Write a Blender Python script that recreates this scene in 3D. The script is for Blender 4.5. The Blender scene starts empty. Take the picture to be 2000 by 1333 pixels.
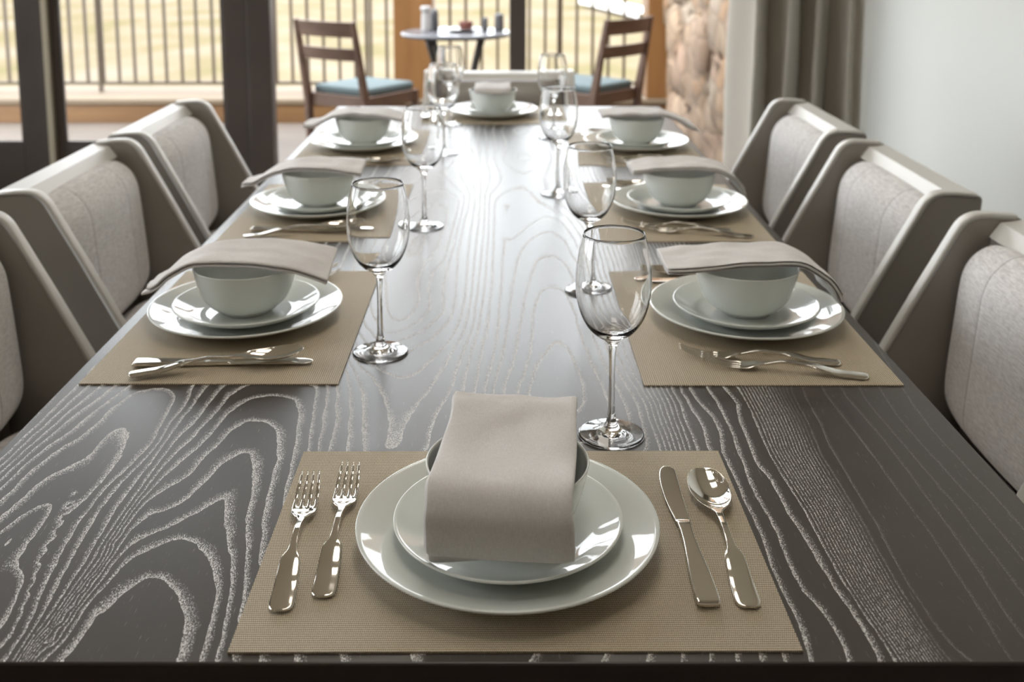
import bpy, bmesh, math, random
import numpy as np
from mathutils import Vector, Matrix, noise
R = math.radians
SC = bpy.context.scene
COL = SC.collection

# ------------------------------------------------------------------ camera, sky, sun, lights, exposure
cam_d = bpy.data.cameras.new('camera')
cam = bpy.data.objects.new('camera', cam_d)
COL.objects.link(cam)
cam.location = (0.018, -0.752, 1.313)
cam.rotation_euler = (R(90 - 8.46), 0, 0)
cam_d.sensor_width = 36.0
cam_d.sensor_fit = 'HORIZONTAL'
cam_d.lens = 2057 / 2000 * 36.0
cam_d.shift_x = 0.0075
cam_d.shift_y = -0.24175
cam_d.clip_start = 0.05
cam_d.clip_end = 400
cam_d.dof.use_dof = True
cam_d.dof.focus_distance = 1.06
cam_d.dof.aperture_fstop = 6.3
SC.camera = cam

w = bpy.data.worlds.new('sky')
SC.world = w
w.use_nodes = True
wn = w.node_tree.nodes
bg = wn['Background']
bg.inputs[0].default_value = (0.93, 0.97, 1.0, 1)
bg.inputs[1].default_value = 6.5

sun_d = bpy.data.lights.new('sun', 'SUN')
sun_d.energy = 3.0
sun_d.angle = R(6)
sun_d.color = (1.0, 0.93, 0.82)
sun = bpy.data.objects.new('sun', sun_d)
COL.objects.link(sun)
sun.rotation_euler = (R(38), 0, R(-30))      # high sun from behind the building, onto the field

SC.view_settings.view_transform = 'Standard'
SC.view_settings.look = 'None'
SC.view_settings.gamma = 1
SC.view_settings.exposure = 0.0
SC.view_settings.use_curve_mapping = False
try:
    SC.cycles.max_bounces = 14
    SC.cycles.transmission_bounces = 12
    SC.cycles.glossy_bounces = 6
    SC.cycles.diffuse_bounces = 5
    SC.cycles.transparent_max_bounces = 16
    SC.cycles.sample_clamp_indirect = 6
    SC.cycles.caustics_refractive = True
    SC.cycles.blur_glossy = 0.5
    SC.cycles.use_denoising = True
except Exception:
    pass

# ------------------------------------------------------------------ helpers
def tag(o, label=None, cat=None, group=None, kind=None):
    if label: o['label'] = label
    if cat: o['category'] = cat
    if group: o['group'] = group
    if kind: o['kind'] = kind
    return o

def empty(name, loc=(0, 0, 0), rz=0):
    o = bpy.data.objects.new(name, None)
    o.empty_display_size = 0.1
    COL.objects.link(o)
    o.location = loc
    o.rotation_euler = (0, 0, rz)
    return o

def copy_tree(o, parent=None):
    c = o.copy()
    COL.objects.link(c)
    if parent: c.parent = parent
    for ch in [x for x in COL.objects if x.parent == o]:
        copy_tree(ch, c)
    return c

def link_mesh(name, me, mat, parent=None, smooth=True, loc=None, rz=None):
    o = bpy.data.objects.new(name, me)
    COL.objects.link(o)
    if mat is not None: me.materials.append(mat)
    if smooth:
        for p in me.polygons: p.use_smooth = True
    if parent: o.parent = parent
    if loc: o.location = loc
    if rz is not None: o.rotation_euler = (0, 0, rz)
    return o

class MB:
    def __init__(s): s.v = []; s.f = []
    def add(s, vs, fs):
        n = len(s.v); s.v += [tuple(v) for v in vs]; s.f += [tuple(n + i for i in f) for f in fs]
        return s
    def box(s, x0, x1, y0, y1, z0, z1):
        vs = [(x0,y0,z0),(x1,y0,z0),(x1,y1,z0),(x0,y1,z0),(x0,y0,z1),(x1,y0,z1),(x1,y1,z1),(x0,y1,z1)]
        return s.add(vs, [(0,3,2,1),(4,5,6,7),(0,1,5,4),(1,2,6,5),(2,3,7,6),(3,0,4,7)])
    def bar(s, a, b, wa, da, wb=None, db=None, side=(1, 0, 0)):
        """tapered rectangular bar from a to b"""
        wb = wa if wb is None else wb; db = da if db is None else db
        a = Vector(a); b = Vector(b); d = (b - a).normalized()
        sx = Vector(side); sx = (sx - d * sx.dot(d)).normalized(); sy = d.cross(sx)
        vs = []
        for p, w_, d_ in ((a, wa, da), (b, wb, db)):
            for i, j in ((-1,-1),(1,-1),(1,1),(-1,1)):
                vs.append(p + sx * i * w_ / 2 + sy * j * d_ / 2)
        return s.add(vs, [(0,3,2,1),(4,5,6,7),(0,1,5,4),(1,2,6,5),(2,3,7,6),(3,0,4,7)])
    def tube(s, pts, rad, n=10, cap=True):
        pts = [Vector(p) for p in pts]
        if not isinstance(rad, (list, tuple)): rad = [rad] * len(pts)
        up = Vector((0, 0, 1)); vs = []; fs = []
        prev = None
        for i, p in enumerate(pts):
            d = (pts[min(i + 1, len(pts) - 1)] - pts[max(i - 1, 0)]).normalized()
            if prev is None:
                prev = Vector((1, 0, 0)) if abs(d.x) < 0.8 else Vector((0, 1, 0))
            x = (prev - d * prev.dot(d)).normalized(); prev = x; y = d.cross(x)
            for k in range(n):
                a = 2 * math.pi * k / n
                vs.append(p + (x * math.cos(a) + y * math.sin(a)) * rad[i])
        for i in range(len(pts) - 1):
            for k in range(n):
                k2 = (k + 1) % n
                fs.append((i*n+k, i*n+k2, (i+1)*n+k2, (i+1)*n+k))
        if cap:
            fs.append(tuple(range(n))[::-1]); fs.append(tuple((len(pts)-1)*n + k for k in range(n)))
        return s.add(vs, fs)
    def lathe(s, prof, n=64, c=(0, 0, 0)):
        """closed profile [(r,z)] spun round z; r=0 points become poles"""
        vs = []; rows = []
        for r, z in prof:
            if r < 1e-6:
                rows.append([len(vs)]); vs.append((c[0], c[1], c[2] + z))
            else:
                rows.append(list(range(len(vs), len(vs) + n)))
                vs += [(c[0] + r*math.cos(2*math.pi*k/n), c[1] + r*math.sin(2*math.pi*k/n), c[2] + z) for k in range(n)]
        fs = []
        for a, b in zip(rows, rows[1:]):
            for k in range(n):
                k2 = (k + 1) % n
                if len(a) == 1 and len(b) == 1: continue
                if len(a) == 1: fs.append((a[0], b[k2], b[k]))
                elif len(b) == 1: fs.append((a[k], a[k2], b[0]))
                else: fs.append((a[k], a[k2], b[k2], b[k]))
        return s.add(vs, fs)
    def prism(s, poly, z0, z1, axis='z'):
        """extrude a 2-D polygon along an axis"""
        n = len(poly)
        def P(p, t):
            if axis == 'z': return (p[0], p[1], t)
            if axis == 'x': return (t, p[0], p[1])
            return (p[0], t, p[1])
        vs = [P(p, z0) for p in poly] + [P(p, z1) for p in poly]
        fs = [tuple(range(n))[::-1], tuple(range(n, 2*n))] + [(i, (i+1) % n, n + (i+1) % n, n + i) for i in range(n)]
        return s.add(vs, fs)
    def mesh(s, name):
        me = bpy.data.meshes.new(name); me.from_pydata(s.v, [], s.f); me.update()
        bm = bmesh.new(); bm.from_mesh(me); bmesh.ops.recalc_face_normals(bm, faces=bm.faces); bm.to_mesh(me); bm.free()
        return me
    def build(s, name, mat, parent=None, bevel=0, seg=2, smooth=True, loc=None, rz=None, ang=35, sub=0):
        o = link_mesh(name, s.mesh(name), mat, parent, smooth, loc, rz)
        if bevel:
            m = o.modifiers.new('bevel', 'BEVEL'); m.width = bevel; m.segments = seg
            m.limit_method = 'ANGLE'; m.angle_limit = R(ang)
        if sub:
            m = o.modifiers.new('sub', 'SUBSURF'); m.levels = sub; m.render_levels = sub
        if smooth and not sub:
            try:
                m = o.modifiers.new('wn', 'WEIGHTED_NORMAL'); m.keep_sharp = False
            except Exception: pass
        return o

def smooth_path(pts, n):
    """Catmull-Rom through 2-D or 3-D points"""
    P = [Vector(p) for p in pts]
    P = [P[0] * 2 - P[1]] + P + [P[-1] * 2 - P[-2]]
    out = []
    segs = len(P) - 3
    for i in range(n):
        t = i / (n - 1) * segs; k = min(int(t), segs - 1); t -= k
        a, b, c, d = P[k:k+4]
        out.append(0.5 * ((2*b) + (c - a)*t + (2*a - 5*b + 4*c - d)*t*t + (-a + 3*b - 3*c + d)*t**3))
    return out

# ------------------------------------------------------------------ materials
def new_mat(name):
    m = bpy.data.materials.new(name); m.use_nodes = True
    return m, m.node_tree.nodes, m.node_tree.links, m.node_tree.nodes['Principled BSDF']

def mat(name, col, rough=0.5, metal=0.0, spec=0.5, coat=0.0, coat_rough=0.03, var=0.0, var_scale=(5, 5, 5), bump=0.0, bump_scale=200, sheen=0.0, coords='Object'):
    m, N, L, b = new_mat(name)
    b.inputs['Base Color'].default_value = (*col, 1)
    b.inputs['Roughness'].default_value = rough
    b.inputs['Metallic'].default_value = metal
    b.inputs['Specular IOR Level'].default_value = spec
    b.inputs['Coat Weight'].default_value = coat
    b.inputs['Coat Roughness'].default_value = coat_rough
    b.inputs['Sheen Weight'].default_value = sheen
    if var or bump:
        tc = N.new('ShaderNodeTexCoord')
    if var:
        mp = N.new('ShaderNodeMapping'); mp.inputs['Scale'].default_value = var_scale
        L.new(tc.outputs[coords], mp.inputs['Vector'])
        nz = N.new('ShaderNodeTexNoise'); nz.inputs['Scale'].default_value = 1; nz.inputs['Detail'].default_value = 5
        L.new(mp.outputs[0], nz.inputs['Vector'])
        rp = N.new('ShaderNodeValToRGB')
        rp.color_ramp.elements[0].position = 0.3; rp.color_ramp.elements[1].position = 0.7
        rp.color_ramp.elements[0].color = (*[c * (1 - var) for c in col], 1)
        rp.color_ramp.elements[1].color = (*[min(1, c * (1 + var)) for c in col], 1)
        L.new(nz.outputs['Fac'], rp.inputs[0]); L.new(rp.outputs[0], b.inputs['Base Color'])
    if bump:
        nb = N.new('ShaderNodeTexNoise'); nb.inputs['Scale'].default_value = bump_scale; nb.inputs['Detail'].default_value = 3
        L.new(tc.outputs[coords], nb.inputs['Vector'])
        bp = N.new('ShaderNodeBump'); bp.inputs['Strength'].default_value = bump; bp.inputs['Distance'].default_value = 0.002
        L.new(nb.outputs['Fac'], bp.inputs['Height']); L.new(bp.outputs[0], b.inputs['Normal'])
    return m

def math_node(N, L, op, a, b=None, c=None, clamp=False):
    n = N.new('ShaderNodeMath'); n.operation = op; n.use_clamp = clamp
    for i, v in enumerate((a, b, c)):
        if v is None: continue
        if isinstance(v, (int, float)): n.inputs[i].default_value = v
        else: L.new(v, n.inputs[i])
    return n.outputs[0]

def table_material():
    """dark oak with white paste in the pores: the growth rings come from the mesh's 'ring' values"""
    m, N, L, b = new_mat('cerused_dark_oak')
    M = lambda *a, **k: math_node(N, L, *a, **k)
    ring = N.new('ShaderNodeAttribute'); ring.attribute_name = 'ring'
    rw = N.new('ShaderNodeAttribute'); rw.attribute_name = 'ring_width'
    ra = N.new('ShaderNodeAttribute'); ra.attribute_name = 'ring_amount'
    tc = N.new('ShaderNodeTexCoord')
    def noise_tex(scale, detail=3, rough=0.6):
        mp = N.new('ShaderNodeMapping'); mp.inputs['Scale'].default_value = scale
        L.new(tc.outputs['Object'], mp.inputs['Vector'])
        nz = N.new('ShaderNodeTexNoise'); nz.inputs['Scale'].default_value = 1
        nz.inputs['Detail'].default_value = detail; nz.inputs['Roughness'].default_value = rough
        L.new(mp.outputs[0], nz.inputs['Vector']); return nz.outputs['Fac']
    wob = noise_tex((70, 25, 1), 2)
    big = noise_tex((9, 5, 1), 2)
    f = M('ADD', ring.outputs['Fac'], M('MULTIPLY', M('SUBTRACT', wob, 0.5), M('MULTIPLY', rw.outputs['Fac'], 0.9)))
    f = M('ADD', f, M('MULTIPLY', M('SUBTRACT', big, 0.5), 0.25))
    fr = M('FRACT', f)
    # profile: 1 at the sharp inner edge of a ring, fading outwards over ring_width
    prof = M('SUBTRACT', 1.0, M('DIVIDE', fr, rw.outputs['Fac']), clamp=True)
    pores = noise_tex((1700, 420, 1), 2, 0.75)
    thr = M('SUBTRACT', 0.64, M('MULTIPLY', M('POWER', prof, 0.8), 0.205))
    line = M('MULTIPLY', M('SUBTRACT', pores, thr), 16.0, clamp=True)
    on = M('GREATER_THAN', prof, 0.02)
    line = M('MULTIPLY', line, on)
    line = M('MULTIPLY', line, ra.outputs['Fac'])
    # fine stray pores
    stray = noise_tex((900, 55, 1), 2, 0.5)
    st = M('MULTIPLY', M('MULTIPLY', M('SUBTRACT', stray, 0.685), 9.0, clamp=True), 0.28)
    tot = M('MAXIMUM', line, st)
    mx = N.new('ShaderNodeMix'); mx.data_type = 'RGBA'
    cl = noise_tex((6, 3, 1), 4)
    rp = N.new('ShaderNodeValToRGB')
    rp.color_ramp.elements[0].position = 0.3; rp.color_ramp.elements[1].position = 0.75
    rp.color_ramp.elements[0].color = (0.032, 0.025, 0.021, 1); rp.color_ramp.elements[1].color = (0.052, 0.042, 0.035, 1)
    L.new(cl, rp.inputs[0])
    L.new(tot, mx.inputs[0]); L.new(rp.outputs[0], mx.inputs[6]); mx.inputs[7].default_value = (0.80, 0.78, 0.77, 1)
    L.new(mx.outputs[2], b.inputs['Base Color'])
    rough = M('ADD', 0.32, M('MULTIPLY', tot, 0.33))
    L.new(rough, b.inputs['Roughness'])
    b.inputs['Specular IOR Level'].default_value = 0.85
    bp = N.new('ShaderNodeBump'); bp.invert = True; bp.inputs['Strength'].default_value = 0.35; bp.inputs['Distance'].default_value = 0.0006
    L.new(tot, bp.inputs['Height']); L.new(bp.outputs[0], b.inputs['Normal'])
    return m

def weave_material(name, light, dark, px=0.0016, py=0.0027, rough=0.6, bump=0.6):
    m, N, L, b = new_mat(name)
    M = lambda *a, **k: math_node(N, L, *a, **k)
    tc = N.new('ShaderNodeTexCoord'); sp = N.new('ShaderNodeSeparateXYZ'); L.new(tc.outputs['Object'], sp.inputs[0])
    row = M('FLOOR', M('DIVIDE', sp.outputs[1], py))
    off = M('MULTIPLY', M('MODULO', row, 2.0), 0.5)
    fx = M('PINGPONG', M('ADD', M('DIVIDE', sp.outputs[0], px), off), 0.5)
    fy = M('PINGPONG', M('DIVIDE', sp.outputs[1], py), 0.5)
    hx = M('SINE', M('MULTIPLY', fx, math.pi)); hy = M('SINE', M('MULTIPLY', fy, math.pi))
    h = M('POWER', M('MULTIPLY', hx, hy), 0.5)
    nz = N.new('ShaderNodeTexNoise'); nz.inputs['Scale'].default_value = 700; L.new(tc.outputs['Object'], nz.inputs['Vector'])
    rp = N.new('ShaderNodeValToRGB')
    rp.color_ramp.elements[0].position = 0.33; rp.color_ramp.elements[1].position = 0.80
    rp.color_ramp.elements[0].color = (*dark, 1); rp.color_ramp.elements[1].color = (*light, 1)
    L.new(M('ADD', h, M('MULTIPLY', M('SUBTRACT', nz.outputs['Fac'], 0.5), 0.35)), rp.inputs[0])
    L.new(rp.outputs[0], b.inputs['Base Color'])
    b.inputs['Roughness'].default_value = rough
    bp = N.new('ShaderNodeBump'); bp.inputs['Strength'].default_value = bump; bp.inputs['Distance'].default_value = 0.0008
    L.new(h, bp.inputs['Height']); L.new(bp.outputs[0], b.inputs['Normal'])
    return m

def chair_fabric():
    """heathered grey cloth with two stitched upright seams"""
    m, N, L, b = new_mat('heathered_upholstery')
    M = lambda *a, **k: math_node(N, L, *a, **k)
    tc = N.new('ShaderNodeTexCoord')
    def nt(scale, detail=3):
        mp = N.new('ShaderNodeMapping'); mp.inputs['Scale'].default_value = scale
        L.new(tc.outputs['Object'], mp.inputs['Vector'])
        nz = N.new('ShaderNodeTexNoise'); nz.inputs['Scale'].default_value = 1; nz.inputs['Detail'].default_value = detail
        L.new(mp.outputs[0], nz.inputs['Vector']); return nz.outputs['Fac']
    slub = nt((60, 60, 420), 3); cross = nt((420, 420, 30), 2); fine = nt((1500, 1500, 1500), 1)
    h = M('ADD', M('MULTIPLY', slub, 0.5), M('ADD', M('MULTIPLY', cross, 0.2), M('MULTIPLY', fine, 0.3)))
    rp = N.new('ShaderNodeValToRGB')
    rp.color_ramp.elements[0].position = 0.36; rp.color_ramp.elements[1].position = 0.60
    rp.color_ramp.elements[0].color = (0.50, 0.475, 0.46, 1); rp.color_ramp.elements[1].color = (0.80, 0.78, 0.77, 1)
    L.new(h, rp.inputs[0])
    sp = N.new('ShaderNodeSeparateXYZ'); L.new(tc.outputs['Object'], sp.inputs[0])
    d = M('ABSOLUTE', M('SUBTRACT', M('ABSOLUTE', sp.outputs[0]), 0.105))
    seam = M('SUBTRACT', 1.0, M('MULTIPLY', d, 380.0), clamp=True)
    mx = N.new('ShaderNodeMix'); mx.data_type = 'RGBA'
    L.new(M('MULTIPLY', seam, 0.75), mx.inputs[0]); L.new(rp.outputs[0], mx.inputs[6]); mx.inputs[7].default_value = (0.20, 0.18, 0.17, 1)
    L.new(mx.outputs[2], b.inputs['Base Color'])
    b.inputs['Roughness'].default_value = 0.9; b.inputs['Sheen Weight'].default_value = 0.25
    bp = N.new('ShaderNodeBump'); bp.inputs['Strength'].default_value = 0.25; bp.inputs['Distance'].default_value = 0.0015
    hh = M('SUBTRACT', M('MULTIPLY', fine, 0.4), M('MULTIPLY', M('SUBTRACT', 1.0, M('MULTIPLY', d, 90.0), clamp=True), 3.0))
    L.new(hh, bp.inputs['Height']); L.new(bp.outputs[0], b.inputs['Normal'])
    return m

def linen():
    m, N, L, b = new_mat('linen')
    M = lambda *a, **k: math_node(N, L, *a, **k)
    tc = N.new('ShaderNodeTexCoord')
    def nt(scale, detail=2):
        mp = N.new('ShaderNodeMapping'); mp.inputs['Scale'].default_value = scale
        L.new(tc.outputs['Object'], mp.inputs['Vector'])
        nz = N.new('ShaderNodeTexNoise'); nz.inputs['Scale'].default_value = 1; nz.inputs['Detail'].default_value = detail
        L.new(mp.outputs[0], nz.inputs['Vector']); return nz.outputs['Fac']
    a = nt((2600, 180, 180)); c = nt((180, 2600, 2600)); big = nt((22, 22, 22), 4)
    h = M('ADD', a, c)
    rp = N.new('ShaderNodeValToRGB')
    rp.color_ramp.elements[0].position = 0.35; rp.color_ramp.elements[1].position = 0.65
    rp.color_ramp.elements[0].color = (0.60, 0.575, 0.56, 1); rp.color_ramp.elements[1].color = (0.74, 0.715, 0.705, 1)
    L.new(M('MULTIPLY', h, 0.5), rp.inputs[0]); L.new(rp.outputs[0], b.inputs['Base Color'])
    b.inputs['Roughness'].default_value = 0.92; b.inputs['Sheen Weight'].default_value = 0.15
    bp = N.new('ShaderNodeBump'); bp.inputs['Strength'].default_value = 0.45; bp.inputs['Distance'].default_value = 0.0012
    L.new(M('ADD', M('MULTIPLY', h, 0.22), M('MULTIPLY', big, 1.6)), bp.inputs['Height']); L.new(bp.outputs[0], b.inputs['Normal'])
    return m

def glass(name='clear_glass', rough=0.0):
    m, N, L, b = new_mat(name)
    b.inputs['Base Color'].default_value = (1, 1, 1, 1)
    b.inputs['Transmission Weight'].default_value = 1
    b.inputs['Roughness'].default_value = rough
    b.inputs['IOR'].default_value = 1.5
    return m

def pane_material():
    """thin window glass: see-through with a fresnel sheen"""
    m, N, L, b = new_mat('window_glass')
    N.remove(b)
    out = N['Material Output']
    t = N.new('ShaderNodeBsdfTransparent'); g = N.new('ShaderNodeBsdfGlossy'); g.inputs['Roughness'].default_value = 0.02
    fr = N.new('ShaderNodeFresnel'); fr.inputs[0].default_value = 1.45
    mx = N.new('ShaderNodeMixShader')
    L.new(fr.outputs[0], mx.inputs[0]); L.new(t.outputs[0], mx.inputs[1]); L.new(g.outputs[0], mx.inputs[2])
    L.new(mx.outputs[0], out.inputs[0])
    return m

def stone_material():
    m, N, L, b = new_mat('rubble_stone')
    M = lambda *a, **k: math_node(N, L, *a, **k)
    tc = N.new('ShaderNodeTexCoord'); mp = N.new('ShaderNodeMapping'); mp.inputs['Scale'].default_value = (5, 3.2, 6.5)
    L.new(tc.outputs['Object'], mp.inputs['Vector'])
    vo = N.new('ShaderNodeTexVoronoi'); vo.inputs['Scale'].default_value = 1; L.new(mp.outputs[0], vo.inputs['Vector'])
    ve = N.new('ShaderNodeTexVoronoi'); ve.feature = 'DISTANCE_TO_EDGE'; ve.inputs['Scale'].default_value = 1; L.new(mp.outputs[0], ve.inputs['Vector'])
    sp = N.new('ShaderNodeSeparateColor'); L.new(vo.outputs['Color'], sp.inputs[0])
    rp = N.new('ShaderNodeValToRGB'); cr = rp.color_ramp
    cr.elements[0].position = 0; cr.elements[0].color = (0.30, 0.185, 0.105, 1)
    cr.elements[1].position = 1; cr.elements[1].color = (0.33, 0.275, 0.22, 1)
    for p, c in ((0.3, (0.30, 0.22, 0.15)), (0.55, (0.30, 0.20, 0.14)), (0.8, (0.24, 0.17, 0.11))):
        e = cr.elements.new(p); e.color = (*c, 1)
    L.new(sp.outputs[0], rp.inputs[0])
    mx = N.new('ShaderNodeMix'); mx.data_type = 'RGBA'
    L.new(M('MULTIPLY', ve.outputs[0], 9.0, clamp=True), mx.inputs[0]); mx.inputs[6].default_value = (0.20, 0.14, 0.095, 1)
    L.new(rp.outputs[0], mx.inputs[7]); L.new(mx.outputs[2], b.inputs['Base Color'])
    b.inputs['Roughness'].default_value = 0.9
    bp = N.new('ShaderNodeBump'); bp.inputs['Strength'].default_value = 1; bp.inputs['Distance'].default_value = 0.02
    L.new(M('MINIMUM', ve.outputs[0], 0.2), bp.inputs['Height']); L.new(bp.outputs[0], b.inputs['Normal'])
    return m

def field_material():
    m, N, L, b = new_mat('dry_field')
    tc = N.new('ShaderNodeTexCoord'); mp = N.new('ShaderNodeMapping'); mp.inputs['Scale'].default_value = (0.22, 0.12, 1)
    L.new(tc.outputs['Object'], mp.inputs['Vector'])
    nz = N.new('ShaderNodeTexNoise'); nz.inputs['Scale'].default_value = 1.6; nz.inputs['Detail'].default_value = 4; L.new(mp.outputs[0], nz.inputs['Vector'])
    rp = N.new('ShaderNodeValToRGB'); cr = rp.color_ramp
    cr.elements[0].position = 0.3; cr.elements[0].color = (0.125, 0.112, 0.060, 1)
    cr.elements[1].position = 0.72; cr.elements[1].color = (0.180, 0.156, 0.124, 1)
    e = cr.elements.new(0.42); e.color = (0.150, 0.125, 0.078, 1)
    e = cr.elements.new(0.54); e.color = (0.168, 0.140, 0.097, 1)
    L.new(nz.outputs['Fac'], rp.inputs[0]); L.new(rp.outputs[0], b.inputs['Base Color'])
    b.inputs['Roughness'].default_value = 1.0; b.inputs['Specular IOR Level'].default_value = 0
    return m

def wood(name, a, b_, scale=(3, 3, 30), rough=0.45, spec=0.5):
    m, N, L, b = new_mat(name)
    tc = N.new('ShaderNodeTexCoord'); mp = N.new('ShaderNodeMapping'); mp.inputs['Scale'].default_value = scale
    L.new(tc.outputs['Object'], mp.inputs['Vector'])
    nz = N.new('ShaderNodeTexNoise'); nz.inputs['Scale'].default_value = 1; nz.inputs['Detail'].default_value = 6; nz.inputs['Distortion'].default_value = 0.6
    L.new(mp.outputs[0], nz.inputs['Vector'])
    rp = N.new('ShaderNodeValToRGB'); rp.color_ramp.elements[0].position = 0.32; rp.color_ramp.elements[1].position = 0.68
    rp.color_ramp.elements[0].color = (*a, 1); rp.color_ramp.elements[1].color = (*b_, 1)
    L.new(nz.outputs['Fac'], rp.inputs[0]); L.new(rp.outputs[0], b.inputs['Base Color'])
    b.inputs['Roughness'].default_value = rough; b.inputs['Specular IOR Level'].default_value = spec
    return m

MT = dict(
    table=table_material(),
    table_edge=mat('dark_oak_edge', (0.040, 0.030, 0.026), 0.4, var=0.25, var_scale=(3, 40, 60)),
    mat_weave=weave_material('woven_vinyl', (0.74, 0.63, 0.46), (0.12, 0.09, 0.055)),
    china=mat('white_china', (0.70, 0.725, 0.69), 0.35, spec=0.15, coat=1.0, coat_rough=0.015),
    linen=linen(),
    steel=mat('polished_steel', (0.72, 0.69, 0.64), 0.07, metal=1.0),
    glass=glass(),
    pane=pane_material(),
    leather=mat('taupe_leather', (0.27, 0.242, 0.212), 0.36, spec=0.8, bump=0.12, bump_scale=900),
    welt=mat('pale_leather_welt', (0.62, 0.60, 0.56), 0.4, spec=0.6),  # leather colour lightened to stand for light caught on edges
    fabric=chair_fabric(),
    leg=mat('dark_chair_leg', (0.030, 0.022, 0.018), 0.4),
    frame=wood('dark_bronze_frame', (0.085, 0.067, 0.060), (0.11, 0.088, 0.078), (2, 2, 2), 0.5),
    strip=mat('beige_weather_strip', (0.62, 0.56, 0.43), 0.6),
    wall=mat('pale_paint', (0.68, 0.69, 0.655), 0.7, bump=0.03, bump_scale=300),
    warm=mat('warm_paint', (0.66, 0.59, 0.49), 0.8),
    ceiling=mat('ceiling_paint', (0.82, 0.76, 0.66), 0.85),
    floor=wood('brown_floor', (0.085, 0.062, 0.048), (0.12, 0.09, 0.07), (4, 0.8, 1), 0.4),
    deck=mat('pale_deck_stone', (0.118, 0.096, 0.080), 0.8, var=0.12, var_scale=(1.2, 4, 1)),
    cedar=wood('orange_cedar', (0.15, 0.068, 0.020), (0.205, 0.10, 0.034), (7, 7, 1.2), 0.45),
    cedar_h=wood('orange_cedar_beam', (0.125, 0.062, 0.022), (0.175, 0.092, 0.036), (1.0, 8, 14), 0.5),
    kerb_top=mat('pale_kerb_cap', (0.17, 0.130, 0.090), 0.8, var=0.12, var_scale=(1, 6, 1)),
    iron=mat('dark_iron', (0.075, 0.055, 0.035), 0.5),
    stone=stone_material(),
    curtain=mat('taupe_curtain', (0.42, 0.385, 0.33), 0.85, sheen=0.3, bump=0.1, bump_scale=1200),
    teak=wood('brown_teak', (0.12, 0.066, 0.045), (0.17, 0.100, 0.068), (6, 6, 20), 0.5),
    blue=mat('pale_blue_canvas', (0.125, 0.165, 0.175), 0.9, bump=0.1, bump_scale=800),
    tabletop=mat('grey_stone_top', (0.12,0.12,0.135), 0.25, var=0.15, var_scale=(8, 8, 8)),
    metal_dark=mat('dark_grey_metal', (0.07, 0.065, 0.06), 0.45),
    white=mat('glazed_white', (0.80, 0.80, 0.80), 0.3),
    crockery=mat('outdoor_crockery', (0.36, 0.36, 0.37), 0.3),
    grey=mat('grey_ceramic', (0.075, 0.075, 0.082), 0.4),
    red=mat('red_brown_jam', (0.10, 0.025, 0.015), 0.5),
    field=field_material(),
    paving=mat('bright_paving', (0.26, 0.24, 0.22), 0.9),
)

# ------------------------------------------------------------------ the room
YW = 4.2                       # inner face of the window wall
def struct(name, mb, m, parent=None, bevel=0, smooth=False):
    o = mb.build(name, m, parent, bevel=bevel, smooth=smooth)
    if parent is None: o['kind'] = 'structure'
    return o

struct('floor', MB().box(-3.4, 1.75, -3.6, YW + 0.12, -0.06, 0.0), MT['floor'])
struct('ceiling', MB().box(-3.4, 1.75, -3.6, YW + 0.12, 2.75, 2.85), MT['ceiling'])
struct('wall_right', MB().box(1.62, 1.74, -3.6, YW + 0.12, 0, 2.75), MT['wall'])
XL = -3.3
wl = MB().box(XL - .1, XL, -3.6, YW + 0.12, 0, .3).box(XL - .1, XL, -3.6, YW + 0.12, 2.55, 2.75)
WIN = [(0.0, 1.25), (1.35, 2.6), (2.7, 3.95)]  # openings out of view, added to light the room from the left
ye = -3.6
for a, c in WIN: wl.box(XL - .1, XL, ye, a, .3, 2.55); ye = c
wl.box(XL - .1, XL, ye, YW + .12, .3, 2.55)
struct('wall_left', wl, MT['warm'])
for i, (a, c) in enumerate(WIN):
    f = MB()
    for y0, y1, z0, z1 in ((a, a+.05, .3, 2.55), (c-.05, c, .3, 2.55), (a+.05, c-.05, .3, .35), (a+.05, c-.05, 2.5, 2.55)):
        f.box(XL - .08, XL - .01, y0, y1, z0, z1)
    wf = struct('window_%d' % (i + 1), f, MT['frame'])
    MB().box(XL - .05, XL - .044, a+.045, c-.045, .345, 2.505).build('glass_pane', MT['pane'], wf, smooth=False)
struct('wall_back', MB().box(-3.3, 1.62, -3.6, -3.5, 0, 2.75), MT['warm'])
# wall over the doors and the jamb behind the curtain
struct('wall_far', MB().box(-3.3, 1.62, YW, YW + 0.12, 2.47, 2.75), MT['wall'])
struct('trim_1', MB().box(1.56, 1.62, YW, YW + 0.12, 0, 2.47), MT['frame'])
struct('trim_2', MB().box(-0.02 + 0.0623, 0.12, YW + 0.02, YW + 0.10, 0, 2.47), MT['frame'], bevel=0.004)

def door(name, x0, x1, pane0, pane1, rail=0.33):
    """a tall glazed door leaf: stiles, rails and its pane"""
    y0, y1 = YW + 0.015, YW + 0.075
    mb = MB().box(x0, pane0, y0, y1, 0.01, 2.46).box(pane1, x1, y0, y1, 0.01, 2.46)
    mb.box(pane0, pane1, y0, y1, 0.01, rail).box(pane0, pane1, y0, y1, 2.34, 2.46)
    d = struct(name, mb, MT['frame'], bevel=0.004)
    p = MB().box(pane0 - .005, pane1 + .005, YW + 0.042, YW + 0.048, rail - .005, 2.345).build('glass_pane', MT['pane'], d, smooth=False)
    b = MB()
    for a0, a1, c0, c1 in ((pane0, pane0 + .012, rail, 2.34), (pane1 - .012, pane1, rail, 2.34)):
        b.box(a0, a1, YW + 0.02, YW + 0.038, c0, c1)
    b.box(pane0 + .012, pane1 - .012, YW + 0.02, YW + 0.038, rail, rail + .012)
    b.build('glazing_bead', MT['frame'], d, smooth=False)
    return d
door('door_1', -2.097 - .035, -1.20, -2.097, -1.3126)
door('door_2', -3.29, -2.16, -3.16, -2.2855)
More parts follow.
